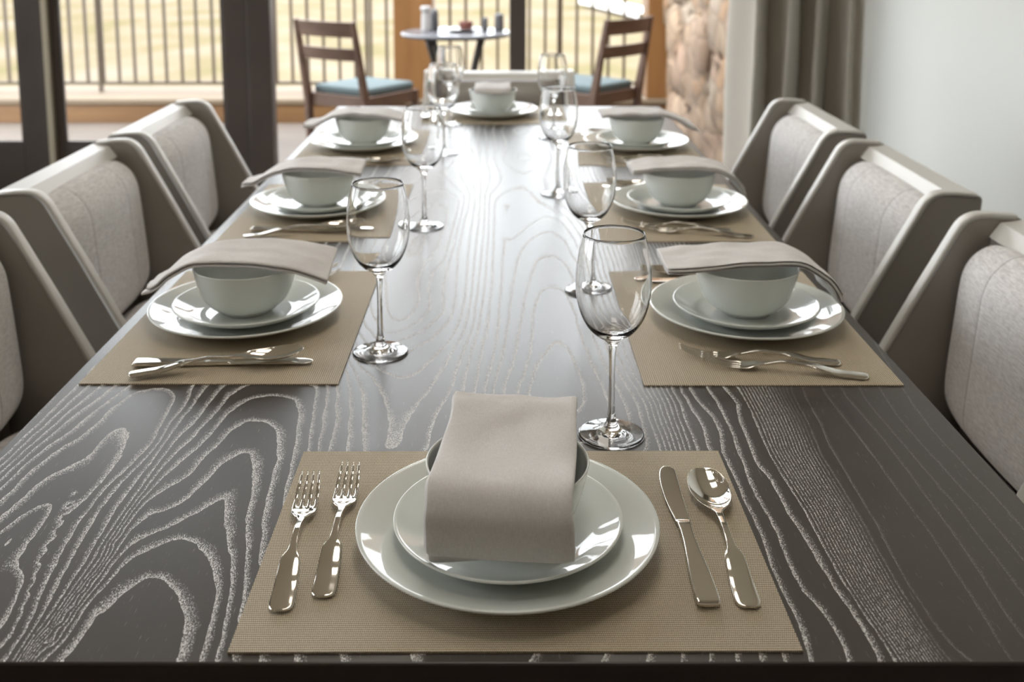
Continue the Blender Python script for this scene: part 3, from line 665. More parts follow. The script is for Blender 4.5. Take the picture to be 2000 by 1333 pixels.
# ------------------------------------------------------------------ dining table
TL = 2.74; TW = .539
RING = "-333,-2,0;-328,21,0;-323,44,0;-315,67,0;-309,89,0;-300,111,0;-282,104,0;-267,86,0;-254,67,0;-246,45,0;-242,21,0;-238,-2,0;-349,-2,1;-349,20,1;-347,42,1;-342,63,1;-336,84,1;-331,106,1;-327,127,1;-317,146,1;-305,165,1;-287,173,1;-270,163,1;-258,145,1;-245,127,1;-238,106,1;-231,85,1;-228,63,1;-225,42,1;-223,20,1;-220,-2,1;-356,-2,2;-354,20,2;-353,42,2;-352,64,2;-350,86,2;-348,108,2;-342,129,2;-334,149,2;-322,168,2;-306,184,2;-295,202,2;-282,220,2;-270,238,2;-265,255,2;-261,233,2;-257,212,2;-252,190,2;-246,169,2;-237,149,2;-230,128,2;-224,107,2;-219,86,2;-216,64,2;-214,42,2;-211,20,2;-208,-2,2;-349,161,3;-342,182,3;-334,202,3;-317,217,3;-303,234,3;-298,256,3;-294,278,3;-292,300,3;-284,320,3;-274,340,3;-262,338,3;-254,317,3;-250,296,3;-245,274,3;-241,252,3;-238,230,3;-235,208,3;-230,186,3;-224,165,3;-219,143,3;-215,121,3;-211,99,3;-208,77,3;-205,55,3;-202,33,3;-200,11,3;-350,168,4;-349,191,4;-348,214,4;-345,236,4;-334,256,4;-321,275,4;-313,296,4;-311,319,4;-307,341,4;-303,364,4;-297,386,4;-289,407,4;-268,415,4;-255,400,4;-243,380,4;-238,358,4;-232,336,4;-229,313,4;-228,291,4;-226,268,4;-224,245,4;-221,222,4;-218,200,4;-214,177,4;-210,155,4;-206,132,4;-347,131,5;-348,153,5;-349,175,5;-351,197,5;-352,220,5;-349,242,5;-346,264,5;-341,285,5;-335,307,5;-328,328,5;-321,349,5;-318,371,5;-315,393,5;-313,416,5;-311,438,5;-304,459,5;-292,477,5;-273,484,5;-251,483,5;-236,468,5;-230,446,5;-225,425,5;-222,402,5;-220,380,5;-217,358,5;-215,336,5;-347,112,5.4;-348,24,6;-348,47,6;-349,69,6;-349,91,6;-350,113,6;-350,135,6;-351,157,6;-352,180,6;-353,202,6;-353,224,6;-353,246,6;-352,268,6;-350,290,6;-349,312,6;-345,334,6;-340,356,6;-336,377,6;-332,399,6;-328,421,6;-326,443,6;-324,465,6;-322,487,6;-358,99,7;-358,122,7;-358,145,7;-358,167,7;-357,190,7;-357,213,7;-356,236,7;-356,259,7;-356,282,7;-356,305,7;-356,328,7;-355,351,7;-351,373,7;-346,396,7;-343,418,7;-342,441,7;-340,464,7;-339,487,7;-357,43,8;-359,66,8;-360,89,8;-361,112,8;-362,135,8;-364,157,8;-365,180,8;-366,203,8;-367,226,8;-368,249,8;-366,272,8;-365,295,8;-363,317,8;-364,340,8;-365,363,8;-365,386,8;-364,409,8;-363,432,8;-361,455,8;-360,477,8;-359,500,8;-363,-2,9;-366,21,9;-370,43,9;-373,66,9;-375,89,9;-377,112,9;-378,135,9;-381,158,9;-383,181,9;-384,204,9;-384,227,9;-385,250,9;-383,273,9;-381,295,9;-377,318,9;-371,340,9;-370,363,9;-372,386,9;-373,409,9;-370,432,9;-368,454,9;-370,477,9;-373,500,9;-370,-2,10;-377,21,10;-384,43,10;-390,66,10;-395,89,10;-399,113,10;-404,136,10;-408,159,10;-411,183,10;-415,206,10;-418,230,10;-422,253,10;-372,41,10;-377,63,10;-380,85,10;-384,107,10;-387,129,10;-390,151,10;-393,173,10;-395,195,10;-396,217,10;-397,239,10;-398,262,10;-384,294,10;-380,317,10;-378,340,10;-376,364,10;-378,387,10;-381,410,10;-383,434,10;-384,457,10;-384,481,10;-399,223,11;-399,246,11;-400,269,11;-401,292,11;-402,315,11;-406,338,11;-412,360,11;-420,382,11;-437,384,11;-436,361,11;-435,338,11;-434,315,11;-447,300,11;-462,294,11;-467,272,11;-470,249,11;-472,226,11;-474,203,11;-431,112,12;-430,136,12;-429,160,12;-429,184,12;-429,208,12;-428,232,12;-426,256,12;-424,280,12;-425,284,12;-385,38,12;-390,61,12;-394,84,12;-399,106,12;-403,129,12;-407,152,12;-410,174,12;-414,197,12;-416,220,12;-418,243,12;-418,266,12;-418,289,12;-492,240,10;-490,264,10;-489,287,10;-486,311,10;-480,334,10;-473,356,10;-462,377,10;-458,400,10;-458,423,10;-458,447,10;-454,470,10;-449,494,10;-503,264,9;-501,286,9;-500,309,9;-496,331,9;-492,353,9;-486,375,9;-480,397,9;-478,419,9;-475,441,9;-470,463,9;-465,485,9;-460,507,9;-510,280,8;-510,303,8;-508,326,8;-505,349,8;-502,371,8;-499,394,8;-496,417,8;-492,440,8;-487,462,8;-482,484,8;-477,507,8;-517,294,7;-516,318,7;-515,341,7;-512,365,7;-510,389,7;-507,412,7;-506,436,7;-503,460,7;-500,483,7;-496,507,7;-524,308,6;-523,330,6;-523,352,6;-522,374,6;-520,396,6;-519,419,6;-517,441,6;-516,463,6;-515,485,6;-513,507,6;-531,323,5;-529,346,5;-528,369,5;-527,392,5;-526,415,5;-526,438,5;-526,461,5;-525,484,5;-525,507,5;-410,68,13;-412,89,13;-452,157,13.2;-446,172,13.2;-220,513,6;-217,491,6;-215,469,6;-212,447,6;-210,425,6;-207,403,6;-205,380,6;-202,358,6;-200,336,6;-206,513,7;-203,491,7;-201,469,7;-199,447,7;-197,425,7;-195,403,7;-193,380,7;-191,358,7;-188,336,7;-194,501,8;-190,478,8;-187,454,8;-184,431,8;-180,407,8;-180,384,8;-179,360,8;-179,336,8;-194,576,9;-189,554,9;-184,533,9;-180,511,9;-175,489,9;-171,468,9;-167,446,9;-164,424,9;-162,402,9;-160,380,9;-158,358,9;-156,336,9;-182,570,10;-175,547,10;-169,524,10;-162,501,10;-158,477,10;-156,454,10;-153,430,10;-149,407,10;-145,383,10;-141,360,10;-137,336,10;-175,576,11;-163,557,11;-150,538,11;-142,517,11;-136,495,11;-130,472,11;-125,450,11;-121,427,11;-118,405,11;-118,382,11;-119,359,11;-119,336,11;-172,589,12;-157,572,12;-143,556,12;-126,541,12;-107,539,12;-96,557,12;-86,577,12;-78,598,12;-71,619,12;-64,640,12;-58,662,12;-53,683,12;-48,705,12;-47,727,12;-46,749,12;-45,771,12;-44,793,12;-43,816,12;-42,838,12;-42,860,12;-42,882,12;-42,904,12;-43,927,12;-43,949,12;-43,971,12;-43,993,12;-44,1015,12;-44,1038,12;-44,1060,12;-44,1082,12;-44,1104,12;-44,1126,12;-44,1149,12;-44,1171,12;-44,1193,12;-44,1215,12;-44,1237,12;-44,1260,12;-44,1282,12;-43,1304,12;-43,1326,12;-43,1348,12;-100,336,11;-99,358,11;-98,380,11;-98,402,11;-96,424,11;-90,445,11;-85,467,11;-79,488,11;-74,509,11;-70,531,11;-65,552,11;-60,574,11;-56,595,11;-52,617,11;-48,639,11;-43,660,11;-42,682,11;-40,704,11;-38,726,11;-37,748,11;-35,770,11;-34,792,11;-34,814,11;-33,836,11;-33,858,11;-33,880,11;-33,902,11;-33,924,11;-33,946,11;-33,968,11;-33,990,11;-33,1012,11;-33,1034,11;-32,1056,11;-32,1078,11;-32,1100,11;-32,1122,11;-32,1144,11;-32,1166,11;-32,1188,11;-32,1210,11;-31,1232,11;-31,1254,11;-31,1276,11;-31,1298,11;-31,1320,11;-32,1342,11;-32,1364,11;-32,1386,11;-32,1408,11;-32,1430,11;-32,1452,11;-32,1474,11;-32,1496,11;-32,1518,11;-68,336,10;-67,358,10;-66,381,10;-65,403,10;-63,425,10;-58,447,10;-54,469,10;-50,491,10;-45,513,10;-44,535,10;-42,558,10;-41,580,10;-38,602,10;-36,624,10;-34,647,10;-32,669,10;-30,691,10;-27,713,10;-26,736,10;-25,758,10;-25,780,10;-25,803,10;-24,825,10;-24,847,10;-24,870,10;-23,892,10;-23,914,10;-23,937,10;-22,959,10;-22,981,10;-22,1004,10;-22,1026,10;-21,1048,10;-21,1071,10;-21,1093,10;-21,1115,10;-21,1138,10;-20,1160,10;-20,1183,10;-20,1205,10;-20,1227,10;-20,1250,10;-20,1272,10;-20,1294,10;-21,1317,10;-21,1339,10;-21,1361,10;-21,1384,10;-21,1406,10;-21,1428,10;-21,1451,10;-21,1473,10;-21,1495,10;-22,1518,10;-32,501,9;-31,524,9;-31,546,9;-30,568,9;-28,590,9;-26,612,9;-24,634,9;-22,656,9;-20,678,9;-19,700,9;-18,722,9;-17,744,9;-16,766,9;-15,788,9;-15,810,9;-14,832,9;-13,855,9;-12,877,9;-12,899,9;-11,921,9;-11,943,9;-11,965,9;-11,987,9;-11,1009,9;-11,1031,9;-11,1053,9;-11,1076,9;-11,1098,9;-11,1120,9;-11,1142,9;-11,1164,9;-11,1186,9;-12,1208,9;-12,1230,9;-12,1252,9;-12,1275,9;-12,1297,9;-12,1319,9;-12,1341,9;-12,1363,9;-12,1385,9;-12,1407,9;-12,1429,9;-12,1451,9;-12,1474,9;-13,1496,9;-13,1518,9;-17,501,8;-16,523,8;-15,546,8;-14,568,8;-13,590,8;-12,612,8;-11,634,8;-10,656,8;-8,678,8;-7,700,8;-6,722,8;-6,744,8;-5,766,8;-4,789,8;-3,811,8;-3,833,8;-2,855,8;-1,877,8;-1,899,8;-1,921,8;-1,943,8;-1,965,8;-1,988,8;-1,1010,8;-1,1032,8;-1,1054,8;0,1076,8;0,1098,8;0,1120,8;0,1142,8;0,1165,8;0,1187,8;0,1209,8;0,1231,8;-1,1253,8;-1,1275,8;-1,1297,8;-1,1319,8;-1,1341,8;-1,1364,8;-1,1386,8;-1,1408,8;-1,1430,8;-4,501,7;-2,523,7;1,545,7;3,567,7;5,589,7;6,611,7;7,634,7;9,656,7;10,678,7;11,700,7;12,722,7;13,744,7;13,766,7;13,788,7;13,810,7;14,833,7;14,855,7;14,877,7;15,899,7;15,921,7;15,943,7;16,965,7;16,987,7;16,1010,7;17,1032,7;17,1054,7;17,1076,7;18,1098,7;18,1120,7;18,1142,7;18,1164,7;19,1187,7;19,1209,7;19,1231,7;19,1253,7;19,1275,7;19,1297,7;20,1319,7;20,1341,7;20,1364,7;20,1386,7;20,1408,7;20,1430,7;-106,638,13;-94,656,13;-81,674,13;-76,696,13;-70,718,13;-65,739,13;-60,761,13;-59,783,13;-58,805,13;-58,828,13;-58,850,13;-58,872,13;-59,894,13;-59,917,13;-60,939,13;-61,961,13;-61,983,13;-62,1006,13;-62,1028,13;-63,1050,13;-63,1072,13;-63,1095,13;-63,1117,13;-63,1139,13;-63,1162,13;-63,1184,13;-63,1206,13;-63,1228,13;-63,1251,13;-63,1273,13;-63,1295,13;-62,1317,13;-121,674,14;-106,692,14;-93,710,14;-87,731,14;-80,753,14;-74,775,14;-74,797,14;-76,819,14;-77,842,14;-79,864,14;-80,887,14;-79,909,14;-79,932,14;-78,954,14;-78,977,14;-77,999,14;-77,1022,14;-76,1045,14;-76,1067,14;-75,1090,14;-74,1112,14;-73,1135,14;-73,1157,14;-72,1180,14;-71,1202,14;-70,1225,14;-70,1247,14;-69,1270,14;-69,1292,14;-69,1315,14;-69,1337,14;-68,1360,14;-68,1383,14;-68,1405,14;-68,1428,14;-68,1450,14;-68,1473,14;-68,1495,14;-68,1518,14;-151,690,15;-131,700,15;-120,718,15;-109,738,15;-101,758,15;-98,780,15;-95,802,15;-97,823,15;-99,845,15;-102,867,15;-105,889,15;-104,911,15;-103,933,15;-103,955,15;-101,977,15;-95,998,15;-89,1020,15;-84,1041,15;-83,1063,15;-83,1085,15;-83,1107,15;-82,1129,15;-82,1151,15;-81,1173,15;-81,1195,15;-81,1217,15;-80,1239,15;-80,1261,15;-79,1283,15;-79,1305,15;-78,1327,15;-78,1350,15;-78,1372,15;-77,1394,15;-77,1416,15;-76,1438,15;-76,1460,15;-75,1482,15;-180,929,16;-178,907,16;-175,884,16;-172,862,16;-169,840,16;-167,817,16;-163,795,16;-157,773,16;-152,751,16;-137,735,16;-124,750,16;-119,771,16;-116,794,16;-113,816,16;-111,838,16;-114,861,16;-118,883,16;-121,905,16;-124,928,16;-123,950,16;-121,973,16;-119,995,16;-117,1018,16;-115,1040,16;-112,1062,16;-109,1085,16;-105,1107,16;-103,1129,16;-102,1152,16;-101,1174,16;-100,1197,16;-100,1220,16;-99,1242,16;-98,1265,16;-97,1287,16;-154,1038,17;-139,1054,17;-134,1078,17;-129,1103,17;-128,1127,17;-127,1152,17;-127,1177,17;-127,1202,17;6,501,6;8,524,6;10,546,6;12,568,6;15,590,6;17,612,6;19,634,6;20,657,6;22,679,6;23,701,6;24,723,6;26,745,6;27,768,6;28,790,6;29,812,6;30,834,6;31,857,6;31,879,6;32,901,6;33,923,6;35,946,6;37,968,6;39,990,6;41,1012,6;43,1034,6;44,1057,6;49,1078,6;53,1100,6;58,1122,6;63,1144,6;69,1165,6;80,1184,6;92,1203,6;103,1222,6;112,1202,6;121,1182,6;131,1162,6;18,496,5;21,517,5;24,539,5;27,561,5;30,583,5;33,605,5;35,627,5;37,649,5;39,671,5;41,693,5;43,715,5;45,737,5;47,759,5;49,781,5;51,803,5;52,825,5;54,847,5;56,869,5;57,891,5;59,913,5;62,935,5;65,957,5;68,979,5;71,1000,5;74,1022,5;83,1042,5;94,1061,5;104,1066,5;114,1046,5;123,1026,5;125,1004,5;127,982,5;129,960,5;38,490,4;41,512,4;45,535,4;48,557,4;51,579,4;54,602,4;57,624,4;58,647,4;59,670,4;60,692,4;61,715,4;62,737,4;63,760,4;64,783,4;66,805,4;70,828,4;73,850,4;78,872,4;92,889,4;105,880,4;117,861,4;118,838,4;120,815,4;122,793,4;124,770,4;46,490,3;50,512,3;54,535,3;58,558,3;62,580,3;68,603,3;76,624,3;83,646,3;102,649,3;107,628,3;109,606,3;111,583,3;25,1074,7;29,1097,7;32,1120,7;36,1143,7;40,1166,7;43,1190,7;49,1212,7;58,1234,7;67,1255,7;76,1277,7;85,1299,7;94,1320,7;106,1325,7;120,1306,7;134,1287,7;26,1202,8;30,1225,8;34,1248,8;38,1272,8;42,1295,8;45,1319,8;49,1342,8;53,1365,8;60,1388,8;74,1407,8;87,1427,8;100,1447,8;78,484,2.5;95,484,2.5;227,506,14;229,483,14;231,460,14;230,436,14;229,413,14;230,390,14;230,367,14;229,343,14;221,506,13;223,483,13;225,460,13;224,436,13;224,413,13;224,390,13;224,367,13;224,343,13;215,506,12;217,483,12;219,460,12;218,436,12;218,413,12;219,390,12;219,367,12;218,343,12;208,506,11;211,483,11;213,460,11;212,437,11;212,413,11;213,390,11;213,367,11;213,343,11;202,506,10;205,483,10;207,460,10;206,437,10;206,413,10;207,390,10;208,367,10;208,343,10;196,506,9;199,483,9;201,460,9;201,437,9;201,413,9;202,390,9;202,367,9;202,343,9;190,506,8;193,483,8;195,460,8;195,437,8;195,413,8;196,390,8;197,367,8;197,343,8;184,506,7;186,483,7;189,460,7;189,437,7;189,413,7;190,390,7;191,367,7;191,343,7;240,503,15;242,480,15;243,457,15;245,435,15;247,412,15;248,389,15;247,366,15;246,343,15;248,500,16;253,476,16;257,453,16;265,431,16;267,408,16;265,385,16;261,361,16;256,338,16;294,506,18;298,484,18;301,461,18;295,439,18;290,417,18;292,394,18;292,371,18;289,349,18;286,326,18;289,304,18;296,282,18;296,259,18;295,237,18;297,214,18;299,191,18;301,168,18;303,145,18;304,123,18;306,100,18;308,77,18;310,54,18;313,31,18;277,338,17;276,316,17;274,293,17;273,271,17;272,248,17;275,226,17;277,203,17;278,181,17;276,158,17;275,136,17;275,113,17;275,90,17;256,-1,16;261,21,16;263,43,16;262,66,16;314,507,19;314,485,19;314,462,19;315,440,19;314,418,19;313,396,19;312,374,19;311,352,19;311,330,19;312,308,19;313,285,19;314,263,19;316,241,19;317,219,19;317,197,19;317,175,19;317,153,19;318,131,19;318,108,19;320,86,19;321,64,19;323,42,19;326,20,19;328,-2,19;321,505,20;321,483,20;321,461,20;321,439,20;321,417,20;320,395,20;318,373,20;317,351,20;317,329,20;318,307,20;319,284,20;320,262,20;321,240,20;323,218,20;323,196,20;323,174,20;322,152,20;323,130,20;323,108,20;324,86,20;326,64,20;328,42,20;330,20,20;332,-2,20;328,504,21;328,482,21;328,460,21;328,438,21;328,416,21;326,394,21;325,372,21;323,350,21;323,327,21;324,305,21;325,283,21;326,261,21;327,239,21;328,217,21;328,195,21;328,173,21;328,151,21;328,129,21;328,107,21;329,85,21;331,63,21;333,41,21;335,19,21;337,-3,21;335,502,22;335,480,22;335,458,22;335,436,22;334,414,22;333,392,22;331,370,22;329,348,22;329,326,22;330,304,22;331,282,22;332,260,22;333,238,22;334,216,22;333,194,22;333,172,22;333,150,22;333,128,22;333,106,22;334,84,22;336,62,22;337,40,22;339,18,22;341,-4,22;342,501,23;342,478,23;342,455,23;341,432,23;340,409,23;339,386,23;337,363,23;335,340,23;336,317,23;336,294,23;337,271,23;338,248,23;339,225,23;339,202,23;339,179,23;338,156,23;338,134,23;338,111,23;339,88,23;340,65,23;342,42,23;344,19,23;346,-4,23;349,499,24;349,476,24;348,454,24;348,431,24;347,408,24;345,385,24;343,362,24;341,339,24;342,316,24;342,293,24;343,270,24;344,247,24;344,224,24;344,202,24;344,179,24;343,156,24;343,133,24;343,110,24;343,87,24;345,64,24;346,41,24;348,18,24;350,-5,24;356,498,25;356,475,25;355,452,25;354,429,25;353,406,25;351,384,25;349,361,25;347,338,25;348,315,25;348,292,25;348,269,25;349,246,25;350,223,25;350,201,25;349,178,25;348,155,25;348,132,25;348,109,25;348,86,25;349,63,25;351,40,25;353,18,25;354,-5,25;363,496,26;362,474,26;362,451,26;361,428,26;360,405,26;358,382,26;356,360,26;353,337,26;354,314,26;354,291,26;354,268,26;355,245,26;355,223,26;355,200,26;354,177,26;354,154,26;353,131,26;353,108,26;353,85,26;354,63,26;355,40,26;357,17,26;359,-6,26;370,495,27;369,472,27;368,449,27;368,427,27;366,404,27;364,381,27;362,358,27;360,336,27;360,313,27;360,290,27;360,267,27;360,244,27;361,222,27;361,199,27;360,176,27;359,153,27;358,130,27;358,108,27;358,85,27;359,62,27;360,39,27;361,16,27;363,-6,27;377,494,28;376,471,28;375,448,28;374,425,28;373,403,28;370,380,28;368,357,28;366,335,28;366,312,28;366,289,28;366,266,28;366,243,28;366,221,28;366,198,28;365,175,28;364,152,28;363,130,28;363,107,28;363,84,28;363,61,28;364,38,28;366,16,28;367,-7,28;399,507,29;399,484,29;399,462,29;400,440,29;400,418,29;400,395,29;400,373,29;401,351,29;402,328,29;404,306,29;405,284,29;406,262,29;407,239,29;407,217,29;408,195,29;409,172,29;408,150,29;408,128,29;408,105,29;406,83,29;405,61,29;403,39,29;401,16,29;427,507,30;427,484,30;428,461,30;428,438,30;428,416,30;429,393,30;429,370,30;429,347,30;429,325,30;429,302,30;428,279,30;428,256,30;428,233,30;428,211,30;428,188,30;428,165,30;427,142,30;427,120,30;427,97,30;426,74,30;425,51,30;423,29,30;421,6,30;447,481,31;448,459,31;450,437,31;451,414,31;452,392,31;454,370,31;454,348,31;454,326,31;454,304,31;454,282,31;453,260,31;453,237,31;453,215,31;452,193,31;452,171,31;452,149,31;450,127,31;449,105,31;447,83,31;446,61,31;445,38,31;467,443,32;468,420,32;468,397,32;469,375,32;470,352,32;470,329,32;471,306,32;472,283,32;473,260,32;474,237,32;474,214,32;474,191,32;474,168,32;474,145,32;474,122,32;474,99,32;-510,1900,5;-425,1900,7.5;-295,1900,11;-211,1900,13;-140,1900,15;-74,1900,13;-28,1900,10;17,1900,8;64,1900,6.5;121,1900,8;190,1900,13;275,1900,19;362,1900,26;458,1900,29;540,1900,32;-493,2300,5;-410,2300,7.5;-294,2300,11;-221,2300,13;-157,2300,15;-90,2300,13;-40,2300,10;12,2300,8;66,2300,6.5;131,2300,8;207,2300,13;290,2300,19;368,2300,26;452,2300,29;525,2300,32;-500,2790,5;-427,2790,7.5;-310,2790,11;-226,2790,13;-150,2790,15;-74,2790,13;-21,2790,10;30,2790,8;79,2790,6.5;136,2790,8;200,2790,13;273,2790,19;350,2790,26;442,2790,29;529,2790,32;-500,900,5;-420,900,7;-300,900,11;280,900,19;360,900,26;450,900,29;530,900,32;-500,1300,5;-420,1300,7;-300,1300,11;280,1300,19;360,1300,26;450,1300,29;530,1300,32;-500,1600,5;-420,1600,7;-300,1600,11;280,1600,19;360,1600,26;450,1600,29;530,1600,32"
def ring_field():
    P = np.array([[float(a) for a in s.split(',')] for s in RING.split(';')])
    P[:, :2] /= 1000.0
    S = np.array([1, .45]); X = P[:, :2] * S; n = len(X)
    d = np.sqrt(((X[:, None] - X[None]) ** 2).sum(-1))
    K = d - 6e-3 * np.eye(n); Q = np.c_[np.ones(n), X]
    M_ = np.block([[K, Q], [Q.T, np.zeros((3, 3))]])
    c = np.linalg.solve(M_, np.r_[P[:, 2], 0, 0, 0])
    def ev(q):
        q = q * S; out = np.zeros(len(q))
        for i in range(0, len(q), 4000):
            b = q[i:i+4000]
            out[i:i+4000] = np.sqrt(((b[:, None] - X[None]) ** 2).sum(-1)) @ c[:-3] + np.c_[np.ones(len(b)), b] @ c[-3:]
        return out
    return ev
ev = ring_field()
xs = np.linspace(-TW, TW, 250)
ys = np.r_[np.arange(0.0, 1.2, .005), np.linspace(1.2, TL, 180)]
gx, gy = np.meshgrid(xs, ys)
F = ev(np.c_[gx.ravel(), gy.ravel()]).reshape(gx.shape)
F = F + np.clip(F - 19, 0, 9) * .7
Gy, Gx = np.gradient(F, ys, xs)
G = np.hypot(Gx, Gy)
# rings keep a width of a few millimetres, but never more than part of the gap to the next
lw = np.clip((.0060 + .0040 * np.clip((.0 - gx) / .12, 0, 1) * np.clip((.7 - gy) / .3, 0, 1)) * G, .14, .50)
lw = np.where(gx > .352, np.clip(.0035 * G, .10, .5), lw)
amt = np.clip(1.0 - (gx - .350) / .02, .17, 1.0) * np.clip(1 - (gy - 1.5) / 3, .6, 1)
dt = empty('dining_table', (0, 0, 0))
tag(dt, 'long dark wood dining table with white grain lines, laid for eight', 'table')
nx, ny = len(xs), len(ys)
verts = [(x, y, .75) for y in ys for x in xs]
faces = [(j*nx+i, j*nx+i+1, (j+1)*nx+i+1, (j+1)*nx+i) for j in range(ny-1) for i in range(nx-1)]
me = bpy.data.meshes.new('table_top'); me.from_pydata(verts, [], faces)
for nm, arr in (('ring', F), ('ring_width', lw), ('ring_amount', amt)):
    a = me.attributes.new(nm, 'FLOAT', 'POINT'); a.data.foreach_set('value', arr.ravel().astype(np.float32))
me.update()
top = link_mesh('veneer', me, MT['table'], dt)
# slab under the veneer, its upper rim rounded over by a millimetre or two
def rim(inset, z): return [(-TW+inset, inset, z), (TW-inset, inset, z), (TW-inset, TL-inset, z), (-TW+inset, TL-inset, z)]
mb = MB()
ringz = [(.0, .7499), (-.0012, .7494), (-.0018, .748), (-.0018, .702), (-.0008, .7)]
for ins, z in ringz: mb.v += rim(ins, z)
for i in range(len(ringz) - 1):
    for k in range(4):
        a = i*4 + k; b = i*4 + (k+1) % 4
        mb.f.append((a, b, b+4, a+4))
mb.f.append((0, 1, 2, 3)); mb.f.append(tuple(4*(len(ringz)-1)+k for k in (3, 2, 1, 0)))
mb.build('slab', MT['table_edge'], dt, smooth=False)
MB().box(-.44, .44, .12, .145, .61, .70).box(-.44, .44, TL-.145, TL-.12, .61, .70).box(-.44, -.415, .145, TL-.145, .61, .70).box(.415, .44, .145, TL-.145, .61, .70).build('apron', MT['table_edge'], dt, smooth=False)
for sx in (-1, 1):
    for yy in (.20, TL - .34):
        MB().bar((sx*.37, yy, 0), (sx*.37, yy, .70), .075, .075, .09, .09).build('leg', MT['table_edge'], dt, bevel=.004, smooth=False)

# ------------------------------------------------------------------ dining chairs
def dining_chair():
    r = empty('dining_chair')
    HW = .268; T = .024
    # one upholstered shell: two wings and the back between them
    wing = [(-.163, .838), (-.262, .829), (-.215, .30), (.10, .30), (.075, .38)]
    def rounded(poly, rads, n=6):
        out = []
        N_ = len(poly)
        for i, p in enumerate(poly):
            r_ = rads[i]
            if r_ == 0: out.append(p); continue
            a = Vector(poly[i-1]); b = Vector(p); c_ = Vector(poly[(i+1) % N_])
            u = (a-b).normalized(); v = (c_-b).normalized()
            s0 = b + u*r_; s1 = b + v*r_
            for k in range(n+1):
                t = k/n; q = s0*(1-t)**2 + b*2*t*(1-t) + s1*t*t
                out.append((q.x, q.y))
        return out
    wp = rounded(wing, [.035, .012, .01, .02, .03])
    mb = MB()
    for s in (-1, 1):
        x0, x1 = sorted((s*HW, s*(HW - T)))
        mb.prism(wp, x0, x1, 'x')
    # back plate joining them (slightly lower, with a sloping inner lip)
    bp = [(-.258, .822), (-.258, .826), (-.222, .818), (-.205, .795), (-.160, .30), (-.214, .30)]
    mb.prism(bp, -(HW - T) - .001, HW - T + .001, 'x')
    mb.build('shell', MT['leather'], r, bevel=.008, seg=4, ang=30)
    # caught light painted as pale strips on wing edges and back top
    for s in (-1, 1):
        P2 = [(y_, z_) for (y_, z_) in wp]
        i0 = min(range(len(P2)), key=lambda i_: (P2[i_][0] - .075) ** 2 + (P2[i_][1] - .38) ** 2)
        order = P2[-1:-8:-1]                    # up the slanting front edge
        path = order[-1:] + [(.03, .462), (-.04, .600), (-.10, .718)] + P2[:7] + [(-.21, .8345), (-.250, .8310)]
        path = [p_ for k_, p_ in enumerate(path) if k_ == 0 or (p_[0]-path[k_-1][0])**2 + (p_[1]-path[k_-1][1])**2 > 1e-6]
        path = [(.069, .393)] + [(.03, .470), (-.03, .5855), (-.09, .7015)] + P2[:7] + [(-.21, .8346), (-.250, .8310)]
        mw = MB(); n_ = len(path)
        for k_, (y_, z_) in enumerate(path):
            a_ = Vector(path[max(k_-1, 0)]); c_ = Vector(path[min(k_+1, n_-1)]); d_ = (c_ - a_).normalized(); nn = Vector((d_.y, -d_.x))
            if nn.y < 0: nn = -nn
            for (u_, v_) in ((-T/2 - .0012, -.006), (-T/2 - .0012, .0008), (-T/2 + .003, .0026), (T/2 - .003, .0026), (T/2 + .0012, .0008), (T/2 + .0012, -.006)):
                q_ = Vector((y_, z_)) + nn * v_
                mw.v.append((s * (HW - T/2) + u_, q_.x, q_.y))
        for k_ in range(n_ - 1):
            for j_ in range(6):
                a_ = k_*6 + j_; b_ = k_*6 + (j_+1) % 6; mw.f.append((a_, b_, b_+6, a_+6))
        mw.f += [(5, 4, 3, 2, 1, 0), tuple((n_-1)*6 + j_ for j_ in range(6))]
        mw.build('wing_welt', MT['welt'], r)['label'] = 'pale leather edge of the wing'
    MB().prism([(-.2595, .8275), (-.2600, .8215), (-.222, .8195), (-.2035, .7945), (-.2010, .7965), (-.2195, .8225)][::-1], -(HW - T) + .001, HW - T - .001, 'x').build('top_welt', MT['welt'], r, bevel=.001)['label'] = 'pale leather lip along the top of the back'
    # back cushion: a fat rounded slab that leans with the back
    def cushion(name, hx, prof, bulge):
        """prof: list of (y_front, y_back, z); superellipse across"""
        mb = MB(); n = 28
        for (yf, yb, z, k) in prof:
            for i in range(n):
                a = 2*math.pi*i/n; ca, sa = math.cos(a), math.sin(a)
                e = .55
                cx = math.copysign(abs(ca)**e, ca); cy = math.copysign(abs(sa)**e, sa)
                ym, yh = (yf+yb)/2, (yf-yb)/2
                mb.v.append((cx*hx*k, ym + cy*yh + (bulge*(1-cx*cx) if sa > 0 else 0), z))
        m_ = len(prof)
        for j in range(m_-1):
            for i in range(n):
                i2 = (i+1) % n; mb.f.append((j*n+i, j*n+i2, (j+1)*n+i2, (j+1)*n+i))
        mb.f.append(tuple(range(n))[::-1]); mb.f.append(tuple((m_-1)*n+i for i in range(n)))
        return mb.build(name, MT['fabric'], r, sub=2)
    prof = []
    for t, k in ((0, .84), (.03, .93), (.10, .99), (.25, 1), (.5, 1), (.72, 1), (.80, .985), (.89, .945), (.955, .88), (1.0, .76)):
        z = .485 + t * .320
        yb = -.158 - (z - .30) / .52 * .045 - .004
        th = .062 * (1 - max(0, (t - .80) / .20) ** 2.2 * .72) * (1 - max(0, (.12 - t) / .12) ** 2 * .4)
        prof.append((yb + th, yb, z, k))
    cushion('back_cushion', HW - T - .006, prof, .010)
    mb = MB()
    # seat cushion
    prof = [(.255, -.15, .375, .97), (.268, -.152, .39, 1), (.27, -.152, .44, 1), (.262, -.150, .465, .98), (.24, -.14, .475, .93)]
    cushion('seat_cushion', HW - T - .006, prof, .01)
    MB().box(-HW + T + .002, HW - T - .002, -.15, .24, .30, .372).build('seat_frame', MT['leg'], r, bevel=.004, smooth=False)
